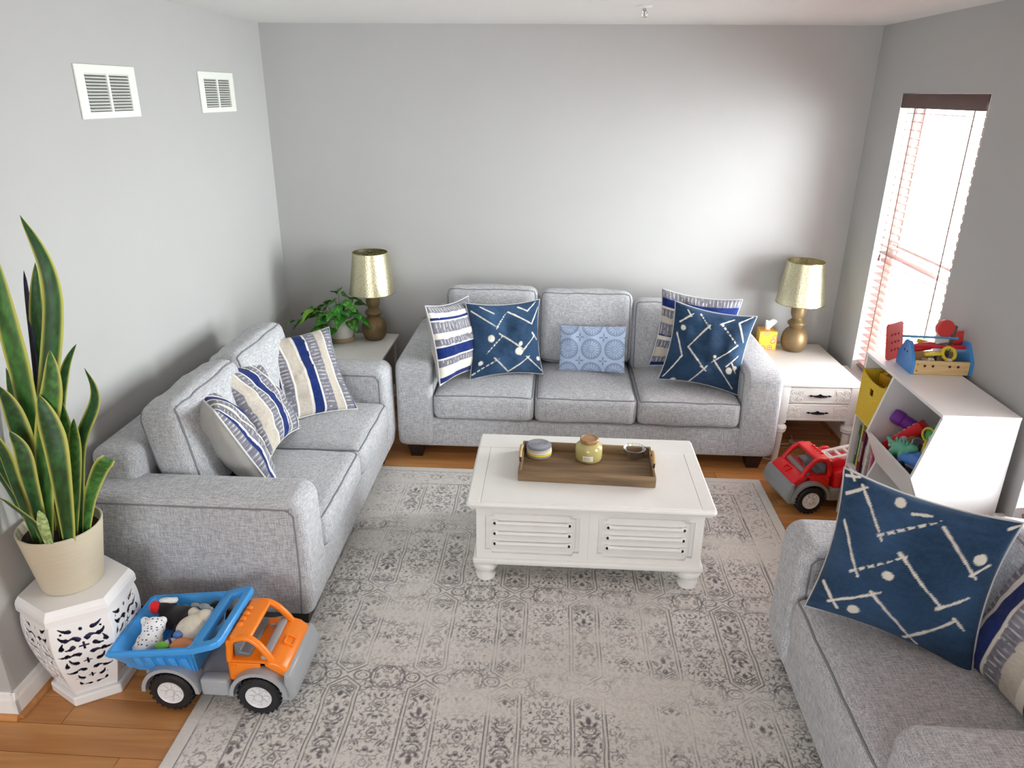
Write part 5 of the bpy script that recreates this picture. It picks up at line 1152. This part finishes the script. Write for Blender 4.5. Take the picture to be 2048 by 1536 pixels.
t = toy('toy_leaf', 'olive green toy leaf between dinosaur and car in the slanted bin', 'toy', (3.392, -1.945, .625), (.2, .1, .9)); obj('body', ball((0, 0, 0), (.045, .020, .010), u=20, v=10), plastic('toy_olive', lin(118, 140, 46)), t); obj('vein', tube([(-.04, 0, .008), (0, 0, .0112), (.04, 0, .008)], .0015, 6), plastic('toy_dolive', lin(90, 108, 36)), t)
# filler below the visible toys so that they rest on a pile
t = toy('play_mat', 'folded grey play cloth under the toys of the slanted bin', 'cloth', (3.510, -1.897, .462), (0, math.radians(4), 0)); obj('fold', box(-.105, .145, -.195, .195, .010, .040, .012, 3), knit('grey_play_cloth', lin(120, 118, 122)), t); obj('fold', box(-.125, .150, -.190, .190, .041, .085, .012, 3), knit('grey_play_cloth', lin(120, 118, 122)), t); obj('fold', box(-.130, .150, -.185, .185, .086, .120, .012, 3), knit('grey_play_cloth', lin(120, 118, 122)), t)

# ================================================================== TOY TOOLBOX ON THE SHELF
M_pine = wood('pale_pine', lin(206, 172, 116), lin(232, 204, 150), (5, 40, 40), .5)
tbx = thing('toy_toolbox', 'wooden toy toolbox with blue ends and a red rod handle', 'toolbox', (3.578, -1.588, ZT+.0005), math.radians(-1.5))
hx, hy = .118, .072
for s in (-1, 1):
    sd = obj('side_board', box(-hx, hx, s*hy-.006, s*hy+.006, 0, .062, .002, 1), M_pine, tbx)
    for k in range(4): obj('peg_hole_shade', lathe([(0, -.0008), (.006, -.0008), (.006, .0006), (0, .0006)], 16, M=T((-.075, -.04, .032, .068)[k], s*(hy+.0062), .040) @ RX(HP)), mat('brown_hole_shade', lin(70, 44, 40), .9), sd)  # dark discs on the board, painted as the shade inside peg holes
    for zz in (.016, .046): obj('screw', ball((-hx+.012, s*(hy+.006), zz), (.004, .002, .004), u=10, v=6), mat('brass_screw', lin(150, 120, 70), .4, metal=.8), sd)
    ed = obj('end_board', prism([(-hy-.010, 0), (hy+.010, 0), (hy+.010, .060), (.026, .128), (.014, .135), (-.014, .135), (-.026, .128), (-hy-.010, .060)], s*(hx+.0008), s*(hx+.0148), 'x', bev=.002, seg=1), plastic('sky_blue_paint', lin(64, 142, 212)), tbx, smooth=False)
    for yy in (-.014, .016): obj('peg_hole_shade', lathe([(0, -.0008), (.005, -.0008), (.005, .0006), (0, .0006)], 14, M=T(s*(hx+.015), yy, .085) @ RY(HP)), mat('navy_hole_shade', lin(30, 60, 110), .9), ed)  # darker blue discs give the end board its hole shade by colour
obj('floor_board', box(-hx, hx, -hy+.0065, hy-.0065, .001, .010), M_pine, tbx, smooth=False)
obj('handle_rod', tube([(-hx-.002, -.0, .108), (hx+.002, -.0, .108)], .0085, 16), plastic('crimson_paint', lin(200, 24, 48)), tbx)
GTB = 'toy tools in the toolbox'
def tl(nm, lab, loc, rot, cat='toy tool'): return thing(nm, lab, cat, (3.578+loc[0], -1.588+loc[1], ZT+loc[2]), group=GTB, rot=rot)
t = tl('toy_pegboard', 'red toy plate with rows of holes leaning beside the toolbox', (-.120, .132, .0015), (math.radians(-9), 0, math.radians(38)))
obj('plate', prism(rrect(-.066, .066, 0, .172, .018), -.005, .005, 'y', bev=.0015, seg=1), plastic('coral_red_paint', lin(206, 62, 58)), t, smooth=False)
for a in range(3):
    for c in range(3): obj('hole', lathe([(0, -.0008), (.006, -.0008), (.006, .0005), (0, .0005)], 14, M=T(-.030+.028*a, -.0055, .045+.036*c) @ RX(HP)), mat('red_hole_shade', lin(120, 34, 40), .9), t)  # no real openings: darker red discs paint the shade of the holes
t = tl('toy_wrench', 'yellow ring-ended toy wrench inside the toolbox', (.045, -.020, .082), (math.radians(60), 0, math.radians(8)))
bm = BM(); tube([(.030*math.cos(a), .030*math.sin(a), 0) for a in [2*math.pi*i/26 for i in range(26)]], .0075, 8, closed=True, bm=bm); obj('ring', bm, plastic('lemon_paint', lin(226, 208, 60)), t); obj('shaft', box(-.115, -.028, -.008, .008, -.006, .006, .003, 2), plastic('lemon_paint', lin(226, 208, 60)), t)
t = tl('toy_ruler', 'light blue toy rod lying across the top of the toolbox', (.0, .050, .136), (0, 0, math.radians(-4))); obj('rod', tube([(-.135, 0, 0), (.10, 0, 0)], .0055, 10), plastic('teal_blue_paint', lin(84, 158, 196)), t); obj('rod_cap', ball((.10, 0, 0), .008, u=12, v=8), plastic('teal_blue_paint', lin(84, 158, 196)), t)
t = tl('toy_screwdriver', 'toy screwdriver with a fat red handle in the toolbox', (-.045, .024, .100), (math.radians(10), math.radians(80), math.radians(12))); obj('handle', lathe([(0, -.055), (.016, -.052), (.020, -.03), (.019, .02), (.012, .045), (0, .047)], 20), plastic('red_paint', lin(204, 44, 36)), t); obj('blade', lathe([(.005, .04), (.005, .10), (0, .102)], 12), M_dgrey, t)
t = tl('toy_hammer', 'toy hammer with two red rounds standing at the back of the toolbox', (.062, .036, .020), (math.radians(-8), math.radians(10), 0))
obj('handle', box(-.008, .008, -.006, .006, 0, .175, .003, 2), mat('dark_grey_paint', lin(92, 84, 84), .5), t)
for s in (-1, 1): obj('round_head', lathe([(0, -.015), (.036, -.015), (.040, -.010), (.040, .010), (.036, .015), (0, .015)], 28, M=T(s*.040, .008, .135+.018*(-s)) @ RX(HP)), plastic('coral_red_paint', lin(206, 62, 58)), t)
t = tl('toy_ruler', 'yellow folding toy rule behind the red handle of the toolbox', (.0, .040, .105), (0, math.radians(10), math.radians(-16))); obj('bar', box(-.07, .07, -.004, .004, -.010, .010, .002, 1), plastic('lemon_paint', lin(226, 208, 60)), t); obj('pivot', ball((.06, -.004, 0), (.005, .003, .005), u=10, v=6), M_dgrey, t)
for k, (x, r) in enumerate(((-.040, .2), (.040, -.35))):
    t = tl('toy_screw', ['cream wooden toy bolt near the blue end of the toolbox', 'cream wooden toy bolt in the middle of the toolbox'][k], (x, -.042, .052), (math.radians(80), 0, r)); obj('head', lathe([(0, .012), (.015, .012), (.017, .006), (.017, -.004), (0, -.004)], 6), mat('cream_wood', lin(222, 212, 190), .6), t); obj('shank', lathe([(.008, -.003), (.008, -.05), (0, -.052)], 14), mat('cream_wood', lin(222, 212, 190), .6), t)
t = tl('toy_clamp', 'black framed toy clamp inside the toolbox', (.010, -.030, .060), (math.radians(75), 0, .1)); obj('frame', ring_prism(rrect(-.030, .030, -.020, .020, .006), rrect(-.022, .022, -.012, .012, .004), -.004, .004, 'z'), plastic('black_plastic', lin(34, 28, 36)), t, smooth=False); obj('jaw', box(-.02, .02, -.003, .003, -.002, .002), M_dgrey, t, smooth=False)

# ================================================================== CORDS UNDER THE RIGHT END TABLE
M_wc = mat('white_cable', lin(220, 216, 210), .5)
cdp = thing('lamp_cord', 'white lamp cord and switch lying on the floor below the right end table', 'cord')
obj('cable', tube(smooth_path([(3.10, -.42, .004), (3.20, -.52, .004), (3.32, -.56, .004), (3.385, -.52, .008), (3.40, -.44, .012)], 10), .003, 6), M_wc, cdp)
obj('cable', tube(smooth_path([(3.08, -.72, .004), (3.18, -.78, .004), (3.30, -.80, .004), (3.40, -.74, .004), (3.46, -.60, .004), (3.42, -.50, .006)], 10), .003, 6), M_wc, cdp)
obj('inline_switch', box(-.012, .012, -.035, .035, 0, .022, .008, 3, M=T(3.385, -.555, .004) @ RZ(.5)), M_wc, cdp)
pa = thing('power_adapter', 'dark grey power adapter on the floor below the right end table', 'adapter', (3.46, -.62, .001), -.6)
obj('body', box(-.035, .035, -.022, .022, 0, .030, .004, 2), mat('adapter_black', lin(56, 52, 54), .5), pa); obj('prong_cover', box(.034, .050, -.012, .012, .008, .024, .002, 1), M_wc, pa)
